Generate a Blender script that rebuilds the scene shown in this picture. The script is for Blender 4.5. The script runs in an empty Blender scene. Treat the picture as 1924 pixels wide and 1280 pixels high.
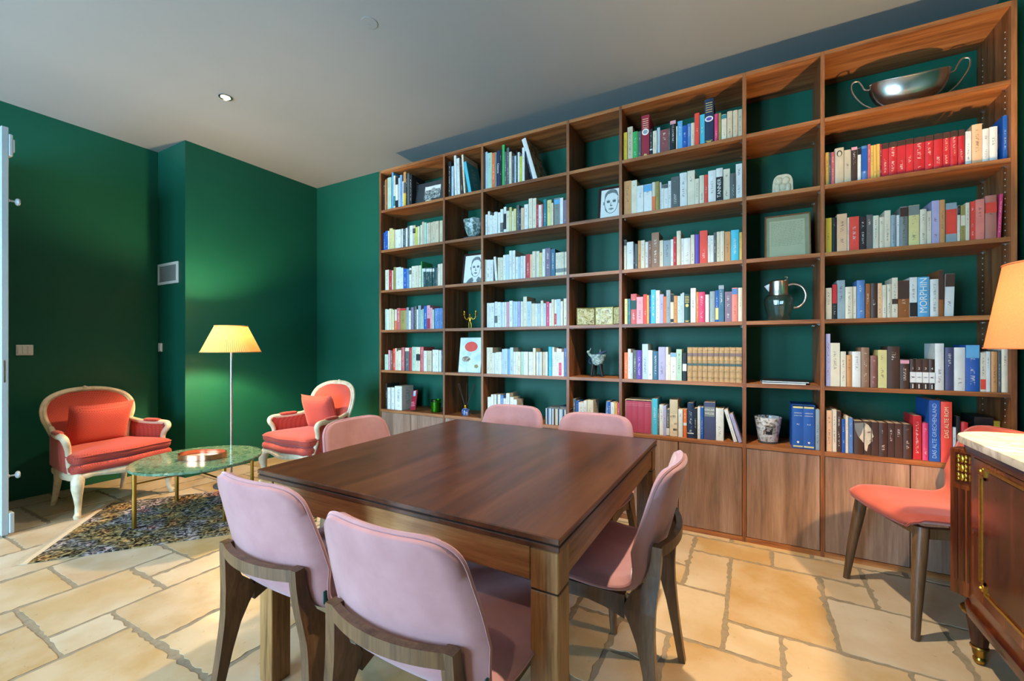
import bpy, math, random
from mathutils import Vector, Matrix
random.seed(7)
S = bpy.context.scene
COL = S.collection
R = math.radians

# ------------------------------------------------------------------ camera, exposure
CAM_H, YAW, FPX, PCX, PYH = 1.21, R(28.8), 805.0, 962.0, 650.5
cd = bpy.data.cameras.new('camera'); cam = bpy.data.objects.new('camera', cd); COL.objects.link(cam)
cam.location = (0, 0, CAM_H); cam.rotation_euler = (R(90), 0, YAW)
cd.sensor_width = 36.0; cd.lens = 36.0 * FPX / 1924.0
cd.shift_y = (PYH - 640.0) / 1924.0; cd.clip_start = 0.05
S.camera = cam
vs = S.view_settings
vs.view_transform = 'Standard'; vs.look = 'None'; vs.gamma = 1.0; vs.use_curve_mapping = False
vs.exposure = 0.33

# ------------------------------------------------------------------ daylight (sky) and its windows
W = bpy.data.worlds.new('sky'); S.world = W; W.use_nodes = True
bg = W.node_tree.nodes['Background']
bg.inputs[0].default_value = (0.42, 0.72, 1.0, 1); bg.inputs[1].default_value = 29.0

# room: bookcase wall at Y=YB_, left wall at XL, right wall at XR, front wall behind the camera at YF
XL, XR, YBK, YF, ZC = -5.04, 1.205, 3.372, -2.60, 3.10
XCH, YCH = -4.52, 2.0            # chimney breast
FRONT_WIN = [(-4.85, -3.45), (-2.4, -1.2)]
LEFT_DOOR = (-0.10, 0.815)
WIN_TOP = 2.62

def portal(name, loc, rot, sx, sy):
    l = bpy.data.lights.new(name, 'AREA'); l.shape = 'RECTANGLE'; l.size = sx; l.size_y = sy
    l.cycles.is_portal = True
    o = bpy.data.objects.new(name, l); o.location = loc; o.rotation_euler = rot; COL.objects.link(o)
for a, b in FRONT_WIN:
    portal('daylight_portal', ((a+b)/2, YF-0.02, WIN_TOP/2), (R(90), 0, 0), b-a, WIN_TOP)

# ceiling downlights: first in view, second inferred; last three added unseen for more light
SPOTS = [(-3.468, 1.80, 65), (-0.41, 1.80, 290), (-3.468, -1.0, 60), (-0.41, -1.0, 60), (-1.94, -1.0, 60)]   # x, y, watts
FLOOR_LAMP_W, TABLE_LAMP_W = 82.0, 84.0

# ------------------------------------------------------------------ pixel -> place helpers
_fx, _fy = -math.sin(YAW), math.cos(YAW)
_rx, _ry = math.cos(YAW), math.sin(YAW)
def ray(px):
    u = (px - PCX) / FPX
    return _fx + u*_rx, _fy + u*_ry
def onY(px, py, Y):
    a, b = ray(px); t = Y / b
    return (a*t, Y, CAM_H + (PYH - py)*t/FPX)
def onX(px, py, X):
    a, b = ray(px); t = X / a
    return (X, b*t, CAM_H + (PYH - py)*t/FPX)
def onZ(px, py, Z=0.0):
    t = (Z - CAM_H)*FPX/(PYH - py); a, b = ray(px)
    return (a*t, b*t, Z)

# ------------------------------------------------------------------ materials
def lin(c):
    return tuple((v/12.92 if v <= 0.04045 else ((v+0.055)/1.055)**2.4) for v in [x/255.0 for x in c])
MATS = {}
class NT:
    def __init__(s, name):
        m = bpy.data.materials.new(name); m.use_nodes = True
        s.m = m; s.t = m.node_tree; s.n = s.t.nodes; s.l = s.t.links
        s.b = s.n['Principled BSDF']; s.out = s.n['Material Output']
        MATS[name] = m
    def node(s, typ, **kw):
        n = s.n.new(typ)
        for k, v in kw.items():
            if k.startswith('i_'):
                key = k[2:]
                n.inputs[int(key) if key.isdigit() else key.replace('_', ' ')].default_value = v
            else: setattr(n, k, v)
        return n
    def link(s, a, b): s.l.new(a, b)
    def ramp(s, fac, stops):
        r = s.node('ShaderNodeValToRGB')
        els = r.color_ramp.elements
        while len(els) > 1: els.remove(els[0])
        els[0].position = stops[0][0]; els[0].color = (*stops[0][1], 1)
        for p, c in stops[1:]:
            e = els.new(p); e.color = (*c, 1)
        s.link(fac, r.inputs[0]); return r
    def coords(s, scale=(1,1,1), rot=(0,0,0), kind='Object', jitter=0.0):
        tc = s.node('ShaderNodeTexCoord'); mp = s.node('ShaderNodeMapping')
        mp.inputs['Scale'].default_value = scale; mp.inputs['Rotation'].default_value = rot
        src = tc.outputs[kind]
        if jitter:
            oi = s.node('ShaderNodeObjectInfo')
            ml = s.node('ShaderNodeVectorMath', operation='SCALE'); ml.inputs['Scale'].default_value = jitter
            cb = s.node('ShaderNodeCombineXYZ')
            for i in range(3): s.link(oi.outputs['Random'], cb.inputs[i])
            s.link(cb.outputs[0], ml.inputs[0])
            ad = s.node('ShaderNodeVectorMath', operation='ADD')
            s.link(src, ad.inputs[0]); s.link(ml.outputs[0], ad.inputs[1]); src = ad.outputs[0]
        s.link(src, mp.inputs[0]); return mp.outputs[0]
    def noise(s, vec, scale, detail=4.0, rough=0.55):
        n = s.node('ShaderNodeTexNoise'); n.inputs['Scale'].default_value = scale
        n.inputs['Detail'].default_value = detail; n.inputs['Roughness'].default_value = rough
        s.link(vec, n.inputs['Vector']); return n.outputs['Fac']
    def bump(s, h, strength=0.2, dist=0.002):
        b = s.node('ShaderNodeBump'); b.inputs['Strength'].default_value = strength
        b.inputs['Distance'].default_value = dist
        s.link(h, b.inputs['Height']); s.link(b.outputs[0], s.b.inputs['Normal'])
    def set(s, rough=0.5, metal=0.0, spec=0.5, color=None, **kw):
        s.b.inputs['Roughness'].default_value = rough; s.b.inputs['Metallic'].default_value = metal
        s.b.inputs['Specular IOR Level'].default_value = spec
        if color: s.b.inputs['Base Color'].default_value = (*color, 1)
        for k, v in kw.items(): s.b.inputs[k].default_value = v
        return s
    def base(s, out): s.link(out, s.b.inputs['Base Color'])

def flat(name, rgb, rough=0.5, metal=0.0, spec=0.5, var=0.06, vs_=25.0, **kw):
    """plain paint/plastic/metal with a faint procedural mottling"""
    t = NT(name).set(rough, metal, spec, **kw)
    c = lin(rgb); v = t.coords()
    f = t.noise(v, vs_, 3)
    r = t.ramp(f, [(0.3, tuple(max(0, x*(1-var)) for x in c)), (0.7, tuple(min(1, x*(1+var)) for x in c))])
    t.base(r.outputs[0]); return t.m

def wood(name, dark, mid, light, axis='z', scale=1.0, rough=0.45, bump=0.12, jitter=0.0, spec=0.5, contrast=1.0):
    t = NT(name).set(rough, 0, spec)
    st = {'x': (0.55, 9, 9), 'y': (9, 0.55, 9), 'z': (9, 9, 0.55)}[axis]
    v = t.coords(tuple(q*scale for q in st), jitter=jitter)
    w = t.node('ShaderNodeTexNoise'); w.inputs['Scale'].default_value = 1.6; w.inputs['Detail'].default_value = 3
    w.inputs['Distortion'].default_value = 0.7; t.link(v, w.inputs['Vector'])
    fine = t.noise(v, 11, 5, 0.65)
    mx = t.node('ShaderNodeMath', operation='MULTIPLY_ADD'); mx.inputs[1].default_value = 0.42
    t.link(fine, mx.inputs[0])
    m2 = t.node('ShaderNodeMath', operation='MULTIPLY'); m2.inputs[1].default_value = 0.62
    t.link(w.outputs['Fac'], m2.inputs[0]); t.link(m2.outputs[0], mx.inputs[2])
    k = 0.17*contrast
    r = t.ramp(mx.outputs[0], [(0.52-k, lin(dark)), (0.52, lin(mid)), (0.52+k, lin(light))])
    t.base(r.outputs[0]); t.bump(mx.outputs[0], bump, 0.001)
    return t.m

# ------------------------------------------------------------------ mesh building
class MB:
    def __init__(s): s.v = []; s.f = []; s.mi = []; s.uv = {}
    def add(s, vs_, fs, mat=0, M=None):
        o = len(s.v)
        for p in vs_:
            s.v.append(tuple(M @ Vector(p)) if M is not None else tuple(p))
        for f in fs: s.f.append(tuple(i+o for i in f)); s.mi.append(mat)
        return s
    def box(s, x0, x1, y0, y1, z0, z1, mat=0, M=None, b=0.0):
        if b <= 0:
            vs_ = [(x, y, z) for z in (z0, z1) for y in (y0, y1) for x in (x0, x1)]
            return s.add(vs_, [(0,2,3,1),(4,5,7,6),(0,1,5,4),(2,6,7,3),(0,4,6,2),(1,3,7,5)], mat, M)
        ring = lambda x0,x1,y0,y1,z: [(x0,y0,z),(x1,y0,z),(x1,y1,z),(x0,y1,z)]
        def oct_(z, e):
            return [(x0+b,y0+e,z),(x1-b,y0+e,z),(x1-e,y0+b,z),(x1-e,y1-b,z),(x1-b,y1-e,z),(x0+b,y1-e,z),(x0+e,y1-b,z),(x0+e,y0+b,z)]
        L = [oct_(z0, b), oct_(z0+b, 0), oct_(z1-b, 0), oct_(z1, b)]
        # end rings pulled in
        def inset(r, z):
            return [(min(max(x, x0+b), x1-b), min(max(y, y0+b), y1-b), z) for x, y, _ in r]
        L[0] = inset(L[1], z0); L[3] = inset(L[2], z1)
        vs_ = [p for l in L for p in l]; fs = []
        for k in range(3):
            for i in range(8):
                j = (i+1) % 8; fs.append((k*8+i, k*8+j, (k+1)*8+j, (k+1)*8+i))
        fs.append(tuple(range(7, -1, -1))); fs.append(tuple(range(24, 32)))
        return s.add(vs_, fs, mat, M)
    def prism(s, poly, z0, z1, mat=0, M=None):
        n = len(poly)
        vs_ = [(x, y, z0) for x, y in poly] + [(x, y, z1) for x, y in poly]
        fs = [(i, (i+1) % n, n+(i+1) % n, n+i) for i in range(n)] + [tuple(range(n-1, -1, -1)), tuple(range(n, 2*n))]
        return s.add(vs_, fs, mat, M)
    def lathe(s, prof, n=24, mat=0, M=None, cap=True):
        vs_ = []
        for r, z in prof:
            for i in range(n):
                a = 2*math.pi*i/n; vs_.append((r*math.cos(a), r*math.sin(a), z))
        fs = []
        for k in range(len(prof)-1):
            for i in range(n):
                j = (i+1) % n; fs.append((k*n+i, k*n+j, (k+1)*n+j, (k+1)*n+i))
        if cap:
            if prof[0][0] > 1e-5: fs.append(tuple(range(n-1, -1, -1)))
            if prof[-1][0] > 1e-5: fs.append(tuple(range((len(prof)-1)*n, len(prof)*n)))
        return s.add(vs_, fs, mat, M)
    def tube(s, pts, rad, n=8, mat=0, M=None, closed=False, flat_=None, cap=True):
        """sweep a circle (or ellipse: flat_=(side, up) factors) along pts"""
        P = [Vector(p) for p in pts]; m = len(P)
        rr = rad if isinstance(rad, (list, tuple)) else [rad]*m
        vs_ = []; up = None
        for i in range(m):
            if closed: d = P[(i+1) % m] - P[i-1]
            else: d = P[min(i+1, m-1)] - P[max(i-1, 0)]
            d.normalize()
            if up is None:
                up = Vector((0, 0, 1)) if abs(d.z) < 0.9 else Vector((0, 1, 0))
            side = d.cross(up); side.normalize(); up2 = side.cross(d); up2.normalize(); up = up2
            fa, fb = flat_ or (1, 1)
            for k in range(n):
                a = 2*math.pi*(k+0.5)/n
                q = P[i] + side*(math.cos(a)*rr[i]*fa) + up2*(math.sin(a)*rr[i]*fb)
                vs_.append(tuple(q))
        fs = []
        for i in range(m if closed else m-1):
            j = (i+1) % m
            for k in range(n):
                l = (k+1) % n; fs.append((i*n+k, i*n+l, j*n+l, j*n+k))
        if not closed and cap:
            fs.append(tuple(range(n-1, -1, -1))); fs.append(tuple(range((m-1)*n, m*n)))
        return s.add(vs_, fs, mat, M)
    def grid(s, fn, nu, nv, mat=0, M=None, cu=False, flip=False):
        vs_ = [fn(i/(nu if cu else nu-1), j/(nv-1)) for j in range(nv) for i in range(nu)]
        fs = []
        for j in range(nv-1):
            for i in range(nu if cu else nu-1):
                k = (i+1) % nu
                q = (j*nu+i, j*nu+k, (j+1)*nu+k, (j+1)*nu+i)
                fs.append(q[::-1] if flip else q)
        return s.add(vs_, fs, mat, M)
    def mesh(s, name, mats, smooth=False, angle=40):
        me = bpy.data.meshes.new(name); me.from_pydata(s.v, [], s.f); me.update()
        for m in (mats if isinstance(mats, (list, tuple)) else [mats]):
            me.materials.append(MATS[m])
        if max(s.mi, default=0) > 0: me.polygons.foreach_set('material_index', s.mi)
        if s.uv:
            ul = me.uv_layers.new(name='UVMap')
            for fi, uvs in s.uv.items():
                p = me.polygons[fi]
                for li, c in zip(p.loop_indices, uvs): ul.data[li].uv = c
        if smooth:
            me.polygons.foreach_set('use_smooth', [True]*len(me.polygons))
            try: me.set_sharp_from_angle(angle=R(angle))
            except Exception: pass
        return me
    def build(s, name, mats, parent=None, smooth=False, angle=40, loc=None, rot=None):
        return obj(name, s.mesh(name, mats, smooth, angle), parent, loc, rot)

def obj(name, data, parent=None, loc=None, rot=None):
    o = bpy.data.objects.new(name, data); COL.objects.link(o)
    if loc is not None: o.location = loc
    if rot is not None: o.rotation_euler = rot
    if parent is not None: o.parent = parent
    return o
def tag(o, label=None, cat=None, group=None, kind=None):
    if label: o['label'] = label
    if cat: o['category'] = cat
    if group: o['group'] = group
    if kind: o['kind'] = kind
    return o
def thing(name, label, cat, loc=(0,0,0), rz=0.0, group=None):
    o = obj(name, None, None, loc, (0, 0, rz)); o.empty_display_size = 0.05
    return tag(o, label, cat, group)
def copy_tree(o, parent=None):
    c = o.copy(); COL.objects.link(c); c.parent = parent
    for ch in list(o.children): copy_tree(ch, c)
    return c
def struct(name, mb, mats, smooth=False):
    return tag(mb.build(name, mats, None, smooth), kind='structure')
def text(name, body, mat, size, parent, loc, rot, extrude=0.0004, align='CENTER', sx=1.0, spacing=1.0):
    c = bpy.data.curves.new(name, 'FONT'); c.body = body; c.size = size; c.extrude = extrude
    c.align_x = align; c.align_y = 'CENTER'; c.space_character = spacing; c.resolution_u = 3
    c.materials.append(MATS[mat])
    tmp = bpy.data.objects.new('lettering', c); COL.objects.link(tmp)
    me = bpy.data.meshes.new_from_object(tmp.evaluated_get(bpy.context.evaluated_depsgraph_get()))
    bpy.data.objects.remove(tmp); bpy.data.curves.remove(c)
    if not me.materials: me.materials.append(MATS[mat])
    o = obj(name, me, parent, loc, rot); o.scale = (sx, 1, 1)
    return o
def catmull(pts, n=6, closed=False):
    P = [Vector(p) for p in pts]; m = len(P); out = []
    seg = m if closed else m-1
    for i in range(seg):
        p0 = P[i-1] if (i > 0 or closed) else P[0]*2-P[1]
        p1 = P[i]; p2 = P[(i+1) % m]
        p3 = P[(i+2) % m] if (i+2 < m or closed) else P[m-1]*2-P[m-2]
        for k in range(n):
            t = k/n
            out.append(0.5*((2*p1)+(p2-p0)*t+(2*p0-5*p1+4*p2-p3)*t*t+(3*p1-p0-3*p2+p3)*t**3))
    if not closed: out.append(P[-1])
    return out
# ------------------------------------------------------------------ material library
def wall_paint():
    t = NT('green_paint').set(0.48, 0, 0.25)
    v = t.coords(); f = t.noise(v, 1.2, 4)
    r = t.ramp(f, [(0.3, lin((17, 82, 64))), (0.7, lin((19, 90, 70)))])
    t.base(r.outputs[0]); t.bump(t.noise(v, 260, 2), 0.06, 0.001)
wall_paint()
def ceil_paint():
    t = NT('ceiling_paint').set(0.8, 0, 0.2)
    v = t.coords(); f = t.noise(v, 0.9, 3)
    r = t.ramp(f, [(0.3, lin((142, 146, 145))), (0.7, lin((149, 152, 150)))])
    t.base(r.outputs[0])
ceil_paint()
def stone():
    t = NT('limestone').set(0.42, 0, 0.5)
    v = t.coords((1, 1, 1), kind='Object', jitter=37.0)
    oi = t.node('ShaderNodeObjectInfo')
    tone = t.ramp(oi.outputs['Random'], [(0.0, lin((188, 174, 150))), (0.35, lin((184, 160, 118))), (0.6, lin((174, 142, 92))), (0.85, lin((190, 180, 162))), (1.0, lin((170, 138, 90)))])
    big = t.noise(v, 3.2, 6, 0.6)
    pale = t.ramp(big, [(0.38, lin((164, 130, 80))), (0.62, lin((204, 195, 178)))])
    mx = t.node('ShaderNodeMix', data_type='RGBA'); mx.inputs['Factor'].default_value = 0.35
    t.link(tone.outputs[0], mx.inputs['A']); t.link(pale.outputs[0], mx.inputs['B'])
    fine = t.noise(v, 38, 5, 0.7)
    pit = t.ramp(fine, [(0.28, (0.35, 0.32, 0.28)), (0.36, (1, 1, 1))])
    m2 = t.node('ShaderNodeMix', data_type='RGBA', blend_type='MULTIPLY'); m2.inputs['Factor'].default_value = 0.55
    t.link(mx.outputs['Result'], m2.inputs['A']); t.link(pit.outputs[0], m2.inputs['B'])
    t.base(m2.outputs['Result'])
    rr = t.ramp(t.noise(v, 9, 4), [(0.3, (0.30,)*3), (0.7, (0.52,)*3)]); t.link(rr.outputs[0], t.b.inputs['Roughness'])
    t.bump(fine, 0.18, 0.002)
stone()
flat('grout', (138, 126, 106), 0.85, spec=0.2, var=0.15, vs_=40)
WAL = dict(dark=(74, 40, 20), mid=(128, 76, 40), light=(164, 106, 62))
wood('walnut_z', axis='z', **WAL, rough=0.42)
wood('walnut_x_lit', (92, 50, 25), (150, 92, 48), (186, 126, 74), axis='x', rough=0.42)  # walnut lightened: lamp light on the shelf undersides put into the colour
wood('door_walnut', (106, 80, 62), (142, 110, 90), (168, 138, 116), axis='z', rough=0.42, jitter=5.0, contrast=1.1)
wood('table_top_wood', (44, 22, 11), (78, 43, 23), (100, 58, 33), axis='y', scale=0.7, rough=0.30, bump=0.05, contrast=1.2)
wood('table_wood_x', (84, 54, 26), (136, 94, 52), (166, 122, 74), axis='x', scale=1.6, rough=0.35, bump=0.2)
wood('table_wood_y', (84, 54, 26), (136, 94, 52), (166, 122, 74), axis='y', scale=1.6, rough=0.35, bump=0.2)
wood('table_wood_z', (84, 54, 26), (140, 98, 54), (170, 126, 76), axis='z', scale=1.6, rough=0.35, bump=0.2)
wood('chair_wood', (62, 42, 25), (98, 69, 43), (124, 91, 60), axis='z', scale=1.4, rough=0.38)
wood('mahogany', (40, 14, 6), (92, 38, 15), (136, 66, 26), axis='z', scale=0.8, rough=0.16, bump=0.02, spec=0.6)
wood('mahogany_dark', (36, 13, 7), (70, 28, 13), (96, 42, 20), axis='z', scale=1.0, rough=0.18, bump=0.02, spec=0.6)
flat('joint_dark', (30, 20, 12), 0.8, var=0.1)
def velvet(name, c1, c2, sheen_tint):
    t = NT(name).set(0.85, 0, 0.2)
    v = t.coords(jitter=9.0); f = t.noise(v, 7, 4, 0.6)
    r = t.ramp(f, [(0.3, lin(c1)), (0.7, lin(c2))]); t.base(r.outputs[0])
    t.b.inputs['Sheen Weight'].default_value = 0.9; t.b.inputs['Sheen Roughness'].default_value = 0.35
    t.b.inputs['Sheen Tint'].default_value = (*lin(sheen_tint), 1)
    t.bump(t.noise(v, 420, 2), 0.12, 0.001)
velvet('pink_velvet', (166, 118, 118), (184, 138, 138), (236, 226, 240))
velvet('coral_velvet', (158, 70, 56), (174, 84, 69), (240, 190, 180))
flat('pink_piping', (216, 158, 150), 0.8, var=0.04)
flat('tag_teal', (20, 74, 74), 0.7)
def coral_fabric():
    t = NT('coral_fabric').set(0.75, 0, 0.25)
    v = t.coords((60, 60, 60))
    sp = t.node('ShaderNodeSeparateXYZ'); t.link(v, sp.inputs[0])
    # small woven lozenges: product of sines along two diagonals
    def sine(a, ka, b, kb):
        m = t.node('ShaderNodeMath', operation='MULTIPLY_ADD'); m.inputs[1].default_value = ka
        t.link(a, m.inputs[0])
        mb = t.node('ShaderNodeMath', operation='MULTIPLY'); mb.inputs[1].default_value = kb; t.link(b, mb.inputs[0])
        t.link(mb.outputs[0], m.inputs[2])
        s_ = t.node('ShaderNodeMath', operation='SINE'); t.link(m.outputs[0], s_.inputs[0]); return s_.outputs[0]
    ad = t.node('ShaderNodeMath', operation='ADD'); t.link(sp.outputs['Y'], ad.inputs[0]); t.link(sp.outputs['Z'], ad.inputs[1])
    a = sine(sp.outputs['X'], 6.28, ad.outputs[0], 0.0); b = sine(ad.outputs[0], 6.28, sp.outputs['X'], 0.0)
    p = t.node('ShaderNodeMath', operation='MULTIPLY'); t.link(a, p.inputs[0]); t.link(b, p.inputs[1])
    r = t.ramp(p.outputs[0], [(0.0, lin((176, 66, 52))), (0.42, lin((196, 88, 68))), (0.60, lin((180, 72, 58))), (0.72, lin((100, 28, 28)))])
    t.base(r.outputs[0]); t.bump(p.outputs[0], 0.15, 0.001)
    t.b.inputs['Sheen Weight'].default_value = 0.2
coral_fabric()
def cream_paint():
    t = NT('cream_lacquer').set(0.42, 0, 0.45)
    v = t.coords(); f = t.noise(v, 18, 5, 0.6)
    r = t.ramp(f, [(0.3, lin((196, 178, 142))), (0.6, lin((222, 208, 178)))]); t.base(r.outputs[0])
cream_paint()
def marble(name, base, vein, scale, rough=0.12, pos=(0.44, 0.52, 0.6)):
    t = NT(name).set(rough, 0, 0.5)
    v = t.coords(); n1 = t.noise(v, scale, 8, 0.65)
    d = t.node('ShaderNodeTexNoise'); d.inputs['Scale'].default_value = scale*1.9; d.inputs['Detail'].default_value = 8
    d.inputs['Distortion'].default_value = 2.2; t.link(v, d.inputs['Vector'])
    r = t.ramp(d.outputs['Fac'], [(pos[0], lin(base[0])), (pos[1], lin(vein)), (pos[2], lin(base[1]))]); t.base(r.outputs[0])
marble('green_marble', ((70, 102, 78), (86, 118, 92)), (112, 140, 114), 7.0, pos=(0.40, 0.52, 0.64))
marble('white_marble', ((196, 180, 156), (210, 196, 176)), (168, 152, 132), 3.0, 0.22)
marble('rose_stone', ((176, 120, 96), (206, 170, 150)), (232, 214, 204), 14.0, 0.2)
flat('brass', (176, 140, 66), 0.28, 1.0, var=0.08)
flat('gilt', (196, 156, 60), 0.32, 1.0, var=0.12, vs_=60)
flat('old_gold', (120, 104, 54), 0.4, 0.9, var=0.25, vs_=90)
flat('copper', (216, 142, 110), 0.2, 1.0, var=0.05)
flat('silver', (232, 226, 216), 0.26, 1.0, var=0.06, vs_=8)
flat('steel', (190, 190, 188), 0.25, 1.0, var=0.03)
flat('white_lacquer', (168, 176, 178), 0.4, var=0.02)
flat('white_plastic', (226, 224, 216), 0.4, var=0.02)
flat('grille_gray', (150, 152, 146), 0.5, var=0.05)
flat('black_soft', (18, 18, 20), 0.6, var=0.1)
flat('charcoal', (52, 56, 58), 0.55, var=0.1)
flat('paper_white', (222, 222, 214), 0.8, var=0.03)
flat('letter_white', (228, 226, 214), 0.7, var=0.02)
flat('letter_gold', (206, 178, 96), 0.5, var=0.04)
flat('letter_pale_blue', (150, 190, 226), 0.6, var=0.03)
flat('letter_dark', (40, 36, 32), 0.7, var=0.05)
flat('letter_sand', (238, 206, 160), 0.7, var=0.03)
flat('frame_dark', (42, 20, 18), 0.35, var=0.1)
flat('old_paper', (204, 196, 162), 0.8, var=0.05, vs_=12); flat('letter_mount', (170, 162, 126), 0.8, var=0.05); flat('pen_line', (158, 150, 120), 0.8, var=0.05)
flat('frame_wood', (128, 82, 44), 0.4, var=0.15)
flat('leather_tan', (176, 140, 92), 0.55, var=0.22, vs_=60)
flat('terracotta_pale', (206, 192, 160), 0.75, var=0.14, vs_=60)
flat('fringe_cream', (196, 176, 146), 0.95, var=0.1, vs_=200)
flat('plum_case', (170, 60, 82), 0.5, var=0.05)
def glassy(name, rgb, rough=0.02, ior=1.45):
    t = NT(name).set(rough, 0, 0.5, color=lin(rgb))
    t.b.inputs['Transmission Weight'].default_value = 1.0; t.b.inputs['IOR'].default_value = ior
def thin_glass(name, tint=(0.94, 0.97, 0.96)):
    t = NT(name); tr = t.node('ShaderNodeBsdfTransparent'); gl = t.node('ShaderNodeBsdfGlossy'); lw = t.node('ShaderNodeLayerWeight'); pw = t.node('ShaderNodeMath', operation='POWER'); fr = t.node('ShaderNodeMath', operation='MULTIPLY_ADD'); mx = t.node('ShaderNodeMixShader')
    tr.inputs[0].default_value = (*tint, 1); gl.inputs['Roughness'].default_value = 0.02; lw.inputs['Blend'].default_value = 0.5; pw.inputs[1].default_value = 3.0; fr.inputs[1].default_value = 0.75; fr.inputs[2].default_value = 0.05; t.link(lw.outputs['Facing'], pw.inputs[0]); t.link(pw.outputs[0], fr.inputs[0])
    t.link(fr.outputs[0], mx.inputs[0]); t.link(tr.outputs[0], mx.inputs[1]); t.link(gl.outputs[0], mx.inputs[2]); t.link(mx.outputs[0], t.out.inputs[0])
thin_glass('clear_glass'); glassy('green_glass', (110, 190, 60)); glassy('blue_glass', (40, 70, 130))
flat('green_wax', (96, 170, 40), 0.5, var=0.06)
flat('reed', (70, 50, 44), 0.8)
def shade_mat(name, rgb, trans):
    t = NT(name).set(0.9, 0, 0.1)
    v = t.coords(); f = t.noise(v, 160, 3)
    r = t.ramp(f, [(0.3, lin(tuple(int(x*0.95) for x in rgb))), (0.7, lin(rgb))])
    d = t.node('ShaderNodeBsdfDiffuse'); tr = t.node('ShaderNodeBsdfTranslucent'); mx = t.node('ShaderNodeMixShader')
    t.link(r.outputs[0], d.inputs[0]); t.link(r.outputs[0], tr.inputs[0]); mx.inputs[0].default_value = trans
    t.link(d.outputs[0], mx.inputs[1]); t.link(tr.outputs[0], mx.inputs[2]); t.link(mx.outputs[0], t.out.inputs[0])
shade_mat('shade_silk', (242, 188, 112), 0.026)
shade_mat('shade_peach', (224, 134, 84), 0.014)
def emit(name, rgb, strength):
    t = NT(name); e = t.node('ShaderNodeEmission'); e.inputs[0].default_value = (*rgb, 1); e.inputs[1].default_value = strength
    t.link(e.outputs[0], t.out.inputs[0])
emit('lamp_glow', (1.0, 0.72, 0.38), 14.0); emit('spot_glow', (1.0, 0.86, 0.66), 30.0)
def rug_mat():
    t = NT('rug_pile').set(0.95, 0, 0.1)
    v = t.coords((1, 1, 1)); 
    n1 = t.node('ShaderNodeTexNoise'); n1.inputs['Scale'].default_value = 21; n1.inputs['Detail'].default_value = 6
    n1.inputs['Distortion'].default_value = 2.5; t.link(v, n1.inputs['Vector'])
    n2 = t.noise(v, 4.5, 3)
    hue = t.ramp(n2, [(0.30, lin((146, 98, 64))), (0.42, lin((126, 108, 70))), (0.5, lin((100, 94, 76))), (0.58, lin((120, 116, 120))), (0.7, lin((140, 92, 80)))])
    val = t.ramp(n1.outputs['Fac'], [(0.38, (0.04, 0.04, 0.045)), (0.47, (0.45, 0.43, 0.4)), (0.54, (1.2, 1.15, 1.05)), (0.62, (2.4, 2.3, 2.2))])
    m = t.node('ShaderNodeMix', data_type='RGBA', blend_type='MULTIPLY'); m.inputs['Factor'].default_value = 1.0
    t.link(hue.outputs[0], m.inputs['A']); t.link(val.outputs[0], m.inputs['B']); t.base(m.outputs['Result'])
    t.bump(n1.outputs['Fac'], 0.5, 0.004)
rug_mat()
def mottled(name, cols, scale, rough=0.4, spec=0.5, bump=0.0):
    t = NT(name).set(rough, 0, spec); v = t.coords()
    n = t.node('ShaderNodeTexNoise'); n.inputs['Scale'].default_value = scale; n.inputs['Detail'].default_value = 5
    n.inputs['Distortion'].default_value = 1.2; t.link(v, n.inputs['Vector'])
    k = len(cols); r = t.ramp(n.outputs['Fac'], [(0.34+0.32*i/(k-1), lin(c)) for i, c in enumerate(cols)]); t.base(r.outputs[0])
    if bump: t.bump(n.outputs['Fac'], bump, 0.004)
mottled('cast_glass', [(60, 84, 78), (130, 150, 142), (190, 200, 194)], 30, 0.15, bump=0.8)
mottled('shell_glass', [(110, 88, 70), (190, 186, 176), (226, 222, 214), (150, 150, 150)], 28, 0.2)
mottled('gilt_icon', [(120, 108, 56), (176, 166, 108), (206, 202, 160), (110, 96, 50)], 40, 0.4, bump=0.5)
mottled('photo_print', [(40, 42, 40), (120, 124, 118), (206, 210, 200)], 55, 0.5)
mottled('sketch_gray', [(92, 98, 98), (130, 138, 136)], 60, 0.8)
mottled('cover_art', [(60, 52, 44), (120, 96, 66), (190, 176, 150), (44, 60, 80)], 22, 0.5)
mottled('album_cover', [(176, 200, 212), (206, 216, 218), (216, 222, 222)], 9, 0.4)
mottled('sea_picture', [(60, 150, 190), (150, 200, 215), (220, 215, 180)], 18, 0.5)
mottled('blue_pattern', [(20, 40, 96), (60, 90, 150), (190, 200, 216)], 60, 0.2)

# book cover colours: name -> (rgb, lettering dark?)
PAL = dict(
 w=((214,214,206),1), c=((214,204,178),1), i=((196,180,150),1), ip=((224,178,136),1), cy=((206,196,132),1), m=((170,196,172),1),
 l=((176,196,206),1), lb=((90,160,200),0), l2=((120,160,196),1), aq=((70,176,196),0), q=((44,120,130),0), t=((196,140,84),1),
 y=((204,172,52),1), y2=((214,172,84),1), yl=((190,196,70),1), o=((220,112,56),0), r=((186,40,44),0), rc=((220,72,56),0), rs=((190,92,92),0),
 sal=((226,128,112),1), sa2=((176,112,96),1), p=((206,64,104),0), pk=((214,150,160),1), k=((26,28,30),0), g=((84,90,88),0), s=((140,156,160),1),
 b=((30,84,160),0), b2=((84,124,176),0), n=((30,48,76),0), sl=((66,72,104),0), st=((58,104,130),0), v=((96,72,160),0), u=((168,164,196),1),
 mv=((120,104,122),0), e=((60,160,84),0), dg=((22,66,62),0), a=((140,82,36),0), d=((66,46,36),0), bn=((140,106,80),0), br=((128,84,70),0),
 ol=((150,136,72),1), mr=((128,70,68),0), cr=((150,34,52),0), ga=((120,126,120),1))
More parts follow.
